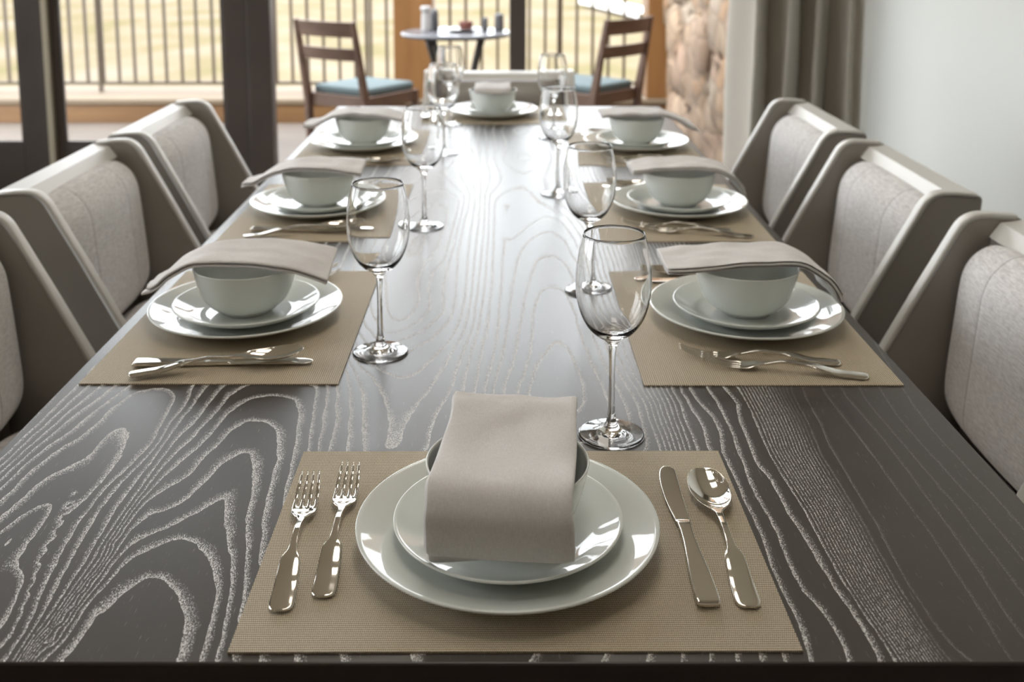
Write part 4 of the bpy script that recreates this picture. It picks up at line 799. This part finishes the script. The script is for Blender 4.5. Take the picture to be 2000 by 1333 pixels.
    for sx in (-1, 1):
        MB().bar((sx*.225, .20, 0), (sx*.225, .19, .302), .024, .024, .036, .036).build('leg', MT['leg'], r, bevel=.003, smooth=False)
        MB().bar((sx*.225, -.235, 0), (sx*.225, -.185, .302), .024, .024, .036, .036).build('leg', MT['leg'], r, bevel=.003, smooth=False)
    return r
proto = dining_chair()
CH = 'taupe leather dining chairs with grey cushioned backs'
chairs = [
    (.66, .782, 90, 'taupe wing chair, nearest of the three along the right side'),
    (.66, 1.452, 90, 'taupe wing chair, middle one along the right side of the table'),
    (.66, 2.092, 90, 'taupe wing chair along the right side, closest to the curtain'),
    (-.70, .792, -90, 'taupe wing chair, nearest of the three along the left side'),
    (-.70, 1.460, -90, 'taupe wing chair, middle one along the left side of the table'),
    (-.70, 2.066, -90, 'taupe wing chair along the left side, closest to the glass doors'),
    (.0, 2.83, 180, 'taupe chair at the far end of the table, facing the camera'),
]
for i, (x, y, a, lb) in enumerate(chairs):
    o = proto if i == 0 else copy_tree(proto)
    o.location = (x, y, 0); o.rotation_euler = (0, 0, R(a))
    tag(o, lb, 'chair', CH)
# the chair at the head of the table has its back pad in the same leather as the shell
for ch in [q for q in COL.objects if q.parent == o and q.name.startswith('back_cushion')]:
    ch.data = ch.data.copy(); ch.data.materials.clear(); ch.data.materials.append(MT['leather']); ch['label'] = 'back pad covered in smooth taupe leather'

# ------------------------------------------------------------------ table ware, one master of each kind
def finish_plate(prof, name, n=96):
    me = MB().lathe(prof, n).mesh(name)
    for p in me.polygons: p.use_smooth = True
    me.materials.append(MT['china']); return me
def fine(prof, k=5):
    """round a profile off by Catmull-Rom, keeping the ends"""
    return [(max(0, p[0]), p[1]) for p in smooth_path([(a, b) for a, b in prof], k * (len(prof) - 1) + 1)]
ME_DINNER = finish_plate([(0, .0025), (.070, .0025), (.074, .0002), (.080, 0), (.085, .0022)] + fine([(.085, .0022), (.105, .0072), (.125, .0140), (.1385, .0200)], 5)[1:] +
    fine([(.1385, .0200), (.1412, .0218), (.1410, .0236), (.1390, .0238)], 3)[1:] + fine([(.1390, .0238), (.124, .0182), (.106, .0112), (.092, .0074), (.078, .0061), (.05, .0056)], 5)[1:] + [(0, .0056)], 'dinner_plate')
ME_SALAD = finish_plate([(0, .002), (.050, .002), (.054, .0002), (.059, 0), (.064, .002)] + fine([(.064, .002), (.080, .0062), (.095, .0128), (.1045, .0190)], 5)[1:] +
    fine([(.1045, .0190), (.1068, .0206), (.1066, .0222), (.1050, .0224)], 3)[1:] + fine([(.1050, .0224), (.094, .0166), (.080, .0098), (.068, .0064), (.055, .0054), (.035, .005)], 5)[1:] + [(0, .005)], 'salad_plate')
ME_BOWL = finish_plate([(0, .002), (.031, .002), (.033, 0), (.036, 0), (.037, .003)] + fine([(.037, .003), (.050, .0100), (.0615, .0230), (.0690, .0410), (.0735, .0580), (.0755, .0690)], 5)[1:] +
    fine([(.0755, .0690), (.0758, .0706), (.0748, .0712), (.0736, .0702)], 2)[1:] + fine([(.0736, .0702), (.0710, .0560), (.0665, .0405), (.0590, .0245), (.0480, .0130), (.034, .0070), (.018, .0055)], 5)[1:] + [(0, .005)], 'bowl')
gl_out = [(0, .0022), (.015, .0020), (.030, .0009), (.0350, .0002), (.0365, .0002), (.0378, .0008), (.0380, .0016), (.0372, .0024)]
gl_out += fine([(.0372, .0024), (.028, .0040), (.018, .0062), (.0105, .0100), (.0062, .0165), (.0042, .028), (.0036, .050), (.0034, .075), (.0039, .095), (.0056, .1085), (.0105, .1150)], 5)[1:]
gl_out += fine([(.0105, .1150), (.0195, .1205), (.0290, .1305), (.0365, .1450), (.0410, .1620), (.0427, .1800), (.0420, .1980), (.0392, .2180), (.0344, .2372)], 6)[1:]
gl_in = [(.0339, .2380), (.0334, .2372)]
gl_in += fine([(.0334, .2372), (.0381, .2180), (.0409, .1980), (.0415, .1800), (.0398, .1625), (.0352, .1462), (.0275, .1325), (.0170, .1240), (.0080, .1215)], 6)[1:] + [(0, .1212)]
ME_GLASS = MB().lathe(gl_out + gl_in, 72).mesh('wine_glass')
for p in ME_GLASS.polygons: p.use_smooth = True
ME_GLASS.materials.append(MT['glass'])
mb = MB().prism([(-.2285, -.165), (.2285, -.165), (.2285, .165), (-.2285, .165)], 0, .0016)
ME_MAT = mb.mesh('placemat'); ME_MAT.materials.append(MT['mat_weave'])

def cutlery(name, rows, cols, zf, tf, mask=None, ef=None):
    """flatware as a grid: rows = stations along y, cols(y) = x of each column; zf(x,y) upper face, tf thickness"""
    bm = bmesh.new(); G_ = []
    K_ = len(cols(rows[0]))
    for r_, y in enumerate(rows):
        xs_ = cols(y); row = []
        for c_, x in enumerate(xs_):
            e = ef(c_, y) if ef else math.sqrt(max(0.0, 1 - abs(2*c_/(K_-1) - 1) ** 6)) * .7 + .3
            if r_ in (0, len(rows) - 1): e *= .45
            yy = y[1] if isinstance(y, tuple) else y
            z = zf(x, yy); t = tf(x, yy)
            yc = yy
            row.append((bm.verts.new((x, yc, z - t/2 + t/2*e)), bm.verts.new((x, yc, z - t/2 - t/2*e))))
        G_.append(row)
    def on(r_, c_): return 0 <= r_ < len(rows)-1 and 0 <= c_ < K_-1 and (mask is None or mask(rows[r_], c_))
    for r_ in range(len(rows) - 1):
        for c_ in range(K_ - 1):
            if not on(r_, c_): continue
            a, b, c2, d = G_[r_][c_], G_[r_][c_+1], G_[r_+1][c_+1], G_[r_+1][c_]
            bm.faces.new([a[0], b[0], c2[0], d[0]]); bm.faces.new([d[1], c2[1], b[1], a[1]])
            if not on(r_, c_-1): bm.faces.new([a[0], d[0], d[1], a[1]])
            if not on(r_, c_+1): bm.faces.new([c2[0], b[0], b[1], c2[1]])
            if not on(r_-1, c_): bm.faces.new([b[0], a[0], a[1], b[1]])
            if not on(r_+1, c_): bm.faces.new([d[0], c2[0], c2[1], d[1]])
    for v in [v for v in bm.verts if not v.link_faces]: bm.verts.remove(v)
    bmesh.ops.recalc_face_normals(bm, faces=bm.faces)
    me = bpy.data.meshes.new(name); bm.to_mesh(me); bm.free()
    for p in me.polygons: p.use_smooth = True
    me.materials.append(MT['steel'])
    return me
def curve1(tab):
    def f(y):
        if y <= tab[0][0]: return tab[0][1]
        for (a, u), (b, v) in zip(tab, tab[1:]):
            if y <= b:
                t = (y - a) / (b - a); t = t*t*(3 - 2*t); return u + (v - u) * t
        return tab[-1][1]
    return f
def frange(a, b, s):
    o = []; 
    while a < b - 1e-9: o.append(a); a += s
    return o
def lin(tab):
    def f(y):
        if y <= tab[0][0]: return tab[0][1]
        for (a, u), (b, v) in zip(tab, tab[1:]):
            if y <= b: return u + (v - u) * (y - a) / (b - a)
        return tab[-1][1]
    return f
# y runs from the handle end (0) to the tip; half widths
HAND = [(0, .0030), (.0008, .0055), (.0022, .0078), (.005, .0099), (.0090, .0108), (.0150, .0110), (.030, .0107), (.050, .0100), (.062, .0092), (.066, .0086), (.0695, .0068), (.072, .0052), (.0760, .0041), (.085, .0034), (.100, .0029), (.118, .0028), (.128, .0031)]
rows0 = [0, .0008, .0022, .0045, .007, .010, .015, .022, .030, .040, .050, .058, .063, .066, .068, .0695, .071, .0725, .075, .079, .085, .092, .100, .110, .118, .124, .128]
hwf = lin(HAND + [(.134, .0042), (.139, .0072), (.1435, .0100), (.149, .0116), (.157, .0123), (.1645, .0123), (.185, .0118), (.203, .0108), (.212, .0104)])
U = [-1, -.86, -.66, -.56, -.42, -.22, -.12, 0, .12, .22, .42, .56, .66, .86, 1]
# columns per tine: edge, crest, edge; gaps between; the middle gap straddles x=0
TIN = [(-1, -.68), (-.44, -.12), (.12, .44), (.68, 1)]
def fork_cols(y):
    h = hwf(y); k = max(0, min(1, (y - .192) / .020))
    out = []
    for a, b_ in TIN:
        m_ = (a + b_) / 2; w2 = (b_ - a) / 2 * (1 - .66 * k * k) * 1.02
        for t in (-1, -.55, 0, .55, 1): out.append((m_ + t * w2) * h)
    return out
fz = curve1([(0, .0042), (.03, .0052), (.075, .0130), (.105, .0150), (.135, .0095), (.155, .0048), (.175, .0046), (.195, .0085), (.212, .0150)])
ft = curve1([(0, .0024), (.055, .0026), (.08, .0036), (.12, .0034), (.145, .0022), (.212, .0013)])
def fork_mask(y, c_): return c_ % 5 != 4 or y < .1625
def fork_e(c_, y):
    outer = min(c_, 19 - c_)
    root = [.30, .78, .97, 1][min(outer, 3)]
    tine = [.35, .9, 1, .9, .35][c_ % 5]
    k = max(0, min(1, (y - .158) / .006)); return root * (1 - k) + tine * k
ME_FORK = cutlery('fork', rows0 + [.131, .134, .1365, .139, .1412, .1435, .146, .149, .153, .157, .160, .1625, .166, .171, .177, .184, .190, .196, .201, .206, .2095, .212], fork_cols,
    lambda x, y: fz(y) + (6*x*x if y > .14 else -9*x*x), lambda x, y: ft(y), fork_mask, fork_e)
# spoon
spw = lin(HAND + [(.134, .0036), (.139, .0050), (.1440, .0088), (.150, .0126), (.1575, .0160), (.1675, .0188), (.1800, .0206), (.1900, .0208), (.2000, .0197), (.2080, .0174), (.2150, .0138), (.2190, .0100), (.2212, .0062), (.222, .0025)])
def spoon_cols(y):
    h = spw(y); return [h * math.sin(math.pi/2 * (2*i/18 - 1)) for i in range(19)]
sz = curve1([(0, .0042), (.03, .0052), (.075, .0120), (.105, .0140), (.130, .0120), (.145, .0105), (.175, .0098), (.200, .0102), (.222, .0115)])
def spoon_z(x, y):
    z = sz(y)
    q = (x / .0212) ** 2 + ((y - .184) / .040) ** 2
    if q < 1: z -= .0080 * (1 - q) ** .8
    if y < .138: z -= 9 * x * x * min(1, (.138 - y) / .01)
    return z
ME_SPOON = cutlery('spoon', rows0 + [.131, .134, .1365, .139, .1415, .144, .147, .150, .1535, .1575, .162, .1675, .1735, .180, .185, .190, .195, .200, .204, .208, .2115, .215, .2175, .2195, .2212, .222], spoon_cols,
    spoon_z, lambda x, y: .0012 + .0016 * max(0, min(1, (.145 - y) / .02)))
# knife: heavy waisted handle, then a broad blade whose cutting edge bulges to the left
kR = lin([(0, .0088), (.0012, .0097), (.004, .0104), (.020, .0103), (.045, .0094), (.070, .0076), (.090, .0062), (.110, .0058), (.1235, .0064), (.1265, .0068), (.128, .0070), (.150, .0070), (.180, .0072), (.210, .0078), (.224, .0078), (.2305, .0066), (.2345, .0040), (.236, .0012)])
kL = lin([(0, .0088), (.0012, .0097), (.004, .0104), (.020, .0103), (.045, .0094), (.070, .0076), (.090, .0062), (.110, .0058), (.1235, .0064), (.1265, .0068), (.128, .0072), (.134, .0080), (.150, .0098), (.172, .0114), (.195, .0118), (.212, .0112), (.224, .0094), (.2305, .0072), (.2345, .0042), (.236, .0016)])
def knife_cols(y): return [-kL(y) + (kL(y) + kR(y)) * (.5 + .5*math.sin(math.pi/2 * (2*i/12 - 1))) for i in range(13)]
kt = curve1([(0, .0060), (.004, .0070), (.02, .0072), (.10, .0060), (.1245, .0056), (.129, .0021), (.236, .0014)])
ME_KNIFE = cutlery('knife', [0, .0012, .003, .006, .011, .020, .032, .045, .058, .070, .080, .090, .100, .110, .118, .1235, .1255, .127, .129, .132, .137, .143, .150, .158, .165, .172, .180, .188, .195, .203, .210, .217, .2225, .227, .2305, .2328, .2345, .2354, .236], knife_cols,
    lambda x, y: .0038 + kt(y)/2, lambda x, y: kt(y) * (1 - (.45 * min(1, (x / .0105) ** 2) if y < .1265 else 0)))

def napkin_mesh(name, path, width, taper=(1, 1), skew=0.0, yaw=0.0, layers=4, seed=0, amp=.0034, twist=(0, 0), sag=0.0):
    """a cloth folded to four layers and laid along a path (y,z), resting on the bowl"""
    N_ = 44; P = smooth_path([(0, a, b + .004) for a, b in path], N_)
    L_ = [0]
    for a, b in zip(P, P[1:]): L_.append(L_[-1] + (b - a).length)
    tot = L_[-1]
    prof = []          # (u, w, layer)
    nu = 12; gapw = .0027
    for l in range(layers):
        for k in range(nu):
            t = k / (nu - 1) * 2 - 1
            if l % 2: t = -t
            prof.append((t, -l * gapw, l, t))
        if l < layers - 1:
            prof.append((t * 1.012, -(l + .5) * gapw, l + .5, t))
    rnd = random.Random(seed); off = [rnd.uniform(-.004, .004) for _ in range(layers + 1)]
    trim = [0, .012, .020, .028]
    mb = MB(); m_ = len(prof)
    for i in range(N_):
        s = i / (N_ - 1)
        p = P[i]; d = (P[min(i+1, N_-1)] - P[max(i-1, 0)]).normalized()
        nrm = Vector((0, -d.z, d.y))
        wloc = width / 2 * (taper[0] + (taper[1] - taper[0]) * s)
        tw = twist[0] + (twist[1] - twist[0]) * s
        for (t, w_, l, tt) in prof:
            lay = int(l)
            # layers end at slightly different lengths (first end), slanting across the cloth
            e = max(0, 1 - s / .12)
            sh = -e * (off[lay] - .010 * lay * (.3 + .7 * max(0, -t)) * .6)
            x = t * wloc
            q = p + nrm * w_ + d * (-sh)
            y_, z_ = q.y, q.z
            wr = noise.noise(Vector((x * 34 + seed * 3.1, s * 7.5, seed))) * amp + noise.noise(Vector((x * 90, s * 18 + seed, 5))) * amp * .35
            z_ += wr + tw * x + sag * (1 - t * t) * -1
            x_ = x + skew * (s - .5) + .0022 * noise.noise(Vector((s * 6, seed * 2.2, t * 1.5)))
            mb.v.append((x_ * math.cos(yaw) - y_ * math.sin(yaw), x_ * math.sin(yaw) + y_ * math.cos(yaw), z_))
    for i in range(N_ - 1):
        for k in range(m_ - 1):
            a = i * m_ + k; mb.f.append((a, a + 1, a + m_ + 1, a + m_))
    me = bpy.data.meshes.new(name); me.from_pydata(mb.v, [], mb.f); me.update()
    for p_ in me.polygons: p_.use_smooth = True
    me.materials.append(MT['linen'])
    return me

Z0 = .75; ZM = .7517; ZD = ZM; ZS = ZD + .0058; ZB = ZS + .0054
def place(name, me, xy, z, rz=0, label=None, cat=None, group=None):
    o = bpy.data.objects.new(name, me); COL.objects.link(o)
    o.location = (xy[0], xy[1], z); o.rotation_euler = (0, 0, rz)
    return tag(o, label, cat, group)

# settings: centre of the plates, facing, where, mat offset, wine glass spot
S_ = [
    dict(c=(.021, .1650), a=0, w='at the near end of the table', mat=(.0262, .1745), mrot=.004, g=(.1400, .3815)),
    dict(c=(-.366, .755), a=-90, w='nearest on the left side', mat=(-.357, .745), mrot=-.003, g=(-.1515, .6225)),
    dict(c=(-.367, 1.385), a=-90, w='in the middle of the left side', mat=(-.356, 1.378), mrot=.0, g=(-.1390, 1.2558)),
    dict(c=(-.362, 2.045), a=-90, w='farthest on the left side', mat=(-.356, 2.045), mrot=.0, g=(-.1410, 1.963)),
    dict(c=(.376, .750), a=90, w='nearest on the right side', mat=(.359, .741), mrot=.003, g=(.1530, .8775)),
    dict(c=(.381, 1.385), a=90, w='in the middle of the right side', mat=(.360, 1.378), mrot=.0, g=(.1370, 1.520)),
    dict(c=(.374, 2.045), a=90, w='farthest on the right side', mat=(.360, 2.030), mrot=.0, g=(.1530, 2.177)),
    dict(c=(-.018, 2.560), a=180, w='at the far end of the table', mat=(-.010, 2.560), mrot=.0, g=(-.1450, 2.40)),
]
NAP = [
    dict(path=[(-.0925, .040), (-.0950, .056), (-.0930, .076), (-.079, .0920), (-.050, .0935), (0, .0890), (.050, .0905), (.085, .0935), (.112, .0930)], width=.126, yaw=-.110, skew=-.006, seed=1, sag=.002, amp=.002, desc='hanging over the front of the bowl'),
    dict(path=[(-.140, .054), (-.124, .061), (-.098, .082), (-.062, .0975), (-.015, .1005), (.040, .0995), (.085, .0930), (.130, .0790)], width=.122, taper=(.55, 1.0), yaw=.03, seed=2, twist=(.03, -.09), amp=.0022, desc='with one rolled end drooping off its bowl'),
    dict(path=[(-.150, .060), (-.125, .066), (-.092, .084), (-.055, .0960), (0, .0985), (.050, .0960), (.095, .0900)], width=.118, taper=(.62, 1.0), yaw=.02, seed=3, twist=(.05, -.05), desc='curled up at one end across its bowl'),
    dict(path=[(-.150, .066), (-.120, .069), (-.088, .088), (-.050, .0975), (0, .0970), (.055, .0945), (.110, .0820)], width=.120, seed=4, taper=(.8, 1.0), desc='bent down at the chair side'),
    dict(path=[(-.128, .046), (-.121, .061), (-.103, .080), (-.070, .0965), (-.020, .0985), (.040, .0970), (.090, .0930), (.126, .0880)], width=.110, seed=5, taper=(1, 1.0), twist=(-.05, .0), desc='arched over its bowl with one corner hanging'),
    dict(path=[(-.128, .050), (-.118, .064), (-.095, .084), (-.055, .0965), (0, .0985), (.060, .0960), (.105, .0890)], width=.114, seed=6, taper=(.9, 1.0), desc='sloping down toward the chair behind'),
    dict(path=[(-.150, .062), (-.120, .074), (-.090, .090), (-.050, .0975), (0, .0975), (.055, .0970), (.100, .0930)], width=.118, seed=7, taper=(.9, 1.05), desc='stretched flat over its bowl'),
    dict(path=[(-.110, .042), (-.100, .062), (-.085, .088), (-.050, .0950), (0, .0935), (.050, .0945), (.078, .0940), (.088, .0800)], width=.112, seed=8, sag=.001, desc='folded narrow across the bowl'),
]
def rot(v, a):
    c_, s_ = math.cos(a), math.sin(a); return (v[0]*c_ - v[1]*s_, v[0]*s_ + v[1]*c_)
for i, (s, nk) in enumerate(zip(S_, NAP)):
    a = R(s['a']); w_ = s['w']; c = s['c']
    ma = a + s['mrot']
    place('placemat', ME_MAT, s['mat'], Z0 + .0001, ma, 'beige woven placemat ' + w_, 'placemat', 'beige woven placemats')
    place('dinner_plate', ME_DINNER, c, ZD, a, 'large white dinner plate, lowest of the stack ' + w_, 'plate', 'large white dinner plates')
    place('salad_plate', ME_SALAD, (c[0]+.0005, c[1]-.001), ZS, a, 'smaller white plate between bowl and dinner plate ' + w_, 'plate', 'smaller white plates')
    place('bowl', ME_BOWL, c, ZB, a, 'deep white bowl under the napkin ' + w_, 'bowl', 'deep white bowls')
    me = napkin_mesh('napkin', **{k_: v_ for k_, v_ in nk.items() if k_ != 'desc'})
    o = place('napkin', me, c, Z0, a, 'napkin %s, %s' % (nk['desc'], w_), 'napkin', 'folded pale grey napkins')
    m = o.modifiers.new('thick', 'SOLIDIFY'); m.thickness = .0017; m.offset = 0
    m = o.modifiers.new('sub', 'SUBSURF'); m.levels = 1; m.render_levels = 1
    place('wine_glass', ME_GLASS, s['g'], Z0, 0, 'empty stemmed wine glass belonging to the setting ' + w_, 'wine glass', 'empty wine glasses')

# cutlery: handle end and direction, world metres
ZC = Z0 + .0019
def cut(kind, p, q, label, z=ZC, tilt=0.0):
    me = dict(fork=ME_FORK, spoon=ME_SPOON, knife=ME_KNIFE)[kind]
    ang = math.atan2(q[1] - p[1], q[0] - p[0]) - math.pi / 2
    o = place(kind, me, p, z, ang, label, kind, {'fork': 'polished forks', 'spoon': 'polished table spoons', 'knife': 'polished table knives'}[kind])
    if tilt: o.rotation_euler = (tilt, 0, ang)
    return o
cut('fork', (-.1700, .0560), (-.1820, .2700), 'polished fork outermost on the left of the near end setting')
cut('fork', (-.1375, .0750), (-.1435, .2900), 'polished fork close to the plate at the near end of the table')
cut('knife', (.1905, .0620), (.1905, .3000), 'polished knife beside the plate at the near end of the table')
cut('spoon', (.2250, .0610), (.2260, .2900), 'polished spoon outermost on the right of the near end setting')
for i, s in enumerate(S_[1:], 1):
    a = R(s['a']); c = s['c']; w_ = s['w']
    def W(x, y): v = rot((x, y), a); return (c[0] + v[0], c[1] + v[1])
    left = s['a'] == -90
    if i == 1:
        cut('knife', (-.472, .5720), (-.2400, .5790), 'polished knife lying under the spoon, setting ' + w_)
        cut('spoon', (-.4640, .5310), (-.2650, .5860), 'polished spoon with its bowl across the knife, setting ' + w_, z=ZC + .0030, tilt=R(1.2))
    elif i == 4:
        cut('fork', (.4860, .5330), (.2890, .5740), 'polished fork nearest the mat edge, setting ' + w_)
        cut('fork', (.4640, .5770), (.2640, .6030), 'polished fork nearest the plate, setting ' + w_)
    elif i == 2:
        cut('knife', (-.4700, 1.2180), (-.2400, 1.2060), 'polished knife lying behind the spoon, setting ' + w_)
        cut('spoon', (-.4720, 1.1640), (-.2650, 1.2250), 'polished spoon angled to the knife, setting ' + w_, z=ZC + .0030, tilt=R(1.2))
    elif i == 5:
        cut('fork', (.4880, 1.1730), (.2860, 1.2200), 'polished fork nearest the mat edge, setting ' + w_)
        cut('fork', (.4560, 1.2150), (.2560, 1.2500), 'polished fork nearest the plate, setting ' + w_)
    elif left:
        cut('knife', W(.167, -.108), W(.172, .12), 'polished knife beside the plate, setting ' + w_)
        cut('spoon', W(.205, -.110), W(.205, .10), 'polished spoon outside the knife, setting ' + w_)
    else:
        cut('fork', W(-.170, -.108), W(-.172, .12), 'polished fork nearest the plate, setting ' + w_)
        cut('fork', W(-.205, -.110), W(-.208, .10), 'polished fork nearest the mat edge, setting ' + w_)
    if left:
        cut('fork', W(-.168, -.100), W(-.176, .13), 'polished fork behind the plate, inner of two, setting ' + w_)
        cut('fork', W(-.203, -.108), W(-.210, .12), 'polished fork behind the plate, outer of two, setting ' + w_)
    else:
        sgn = 1
        cut('knife', W(.168, -.100), W(.166, .13), 'polished knife %s the plate, setting %s' % ('behind' if s['a'] == 90 else 'beside', w_))
        cut('spoon', W(.204, -.105), W(.206, .12), 'polished spoon %s, setting %s' % ('behind the plate and knife' if s['a'] == 90 else 'outside the knife', w_))
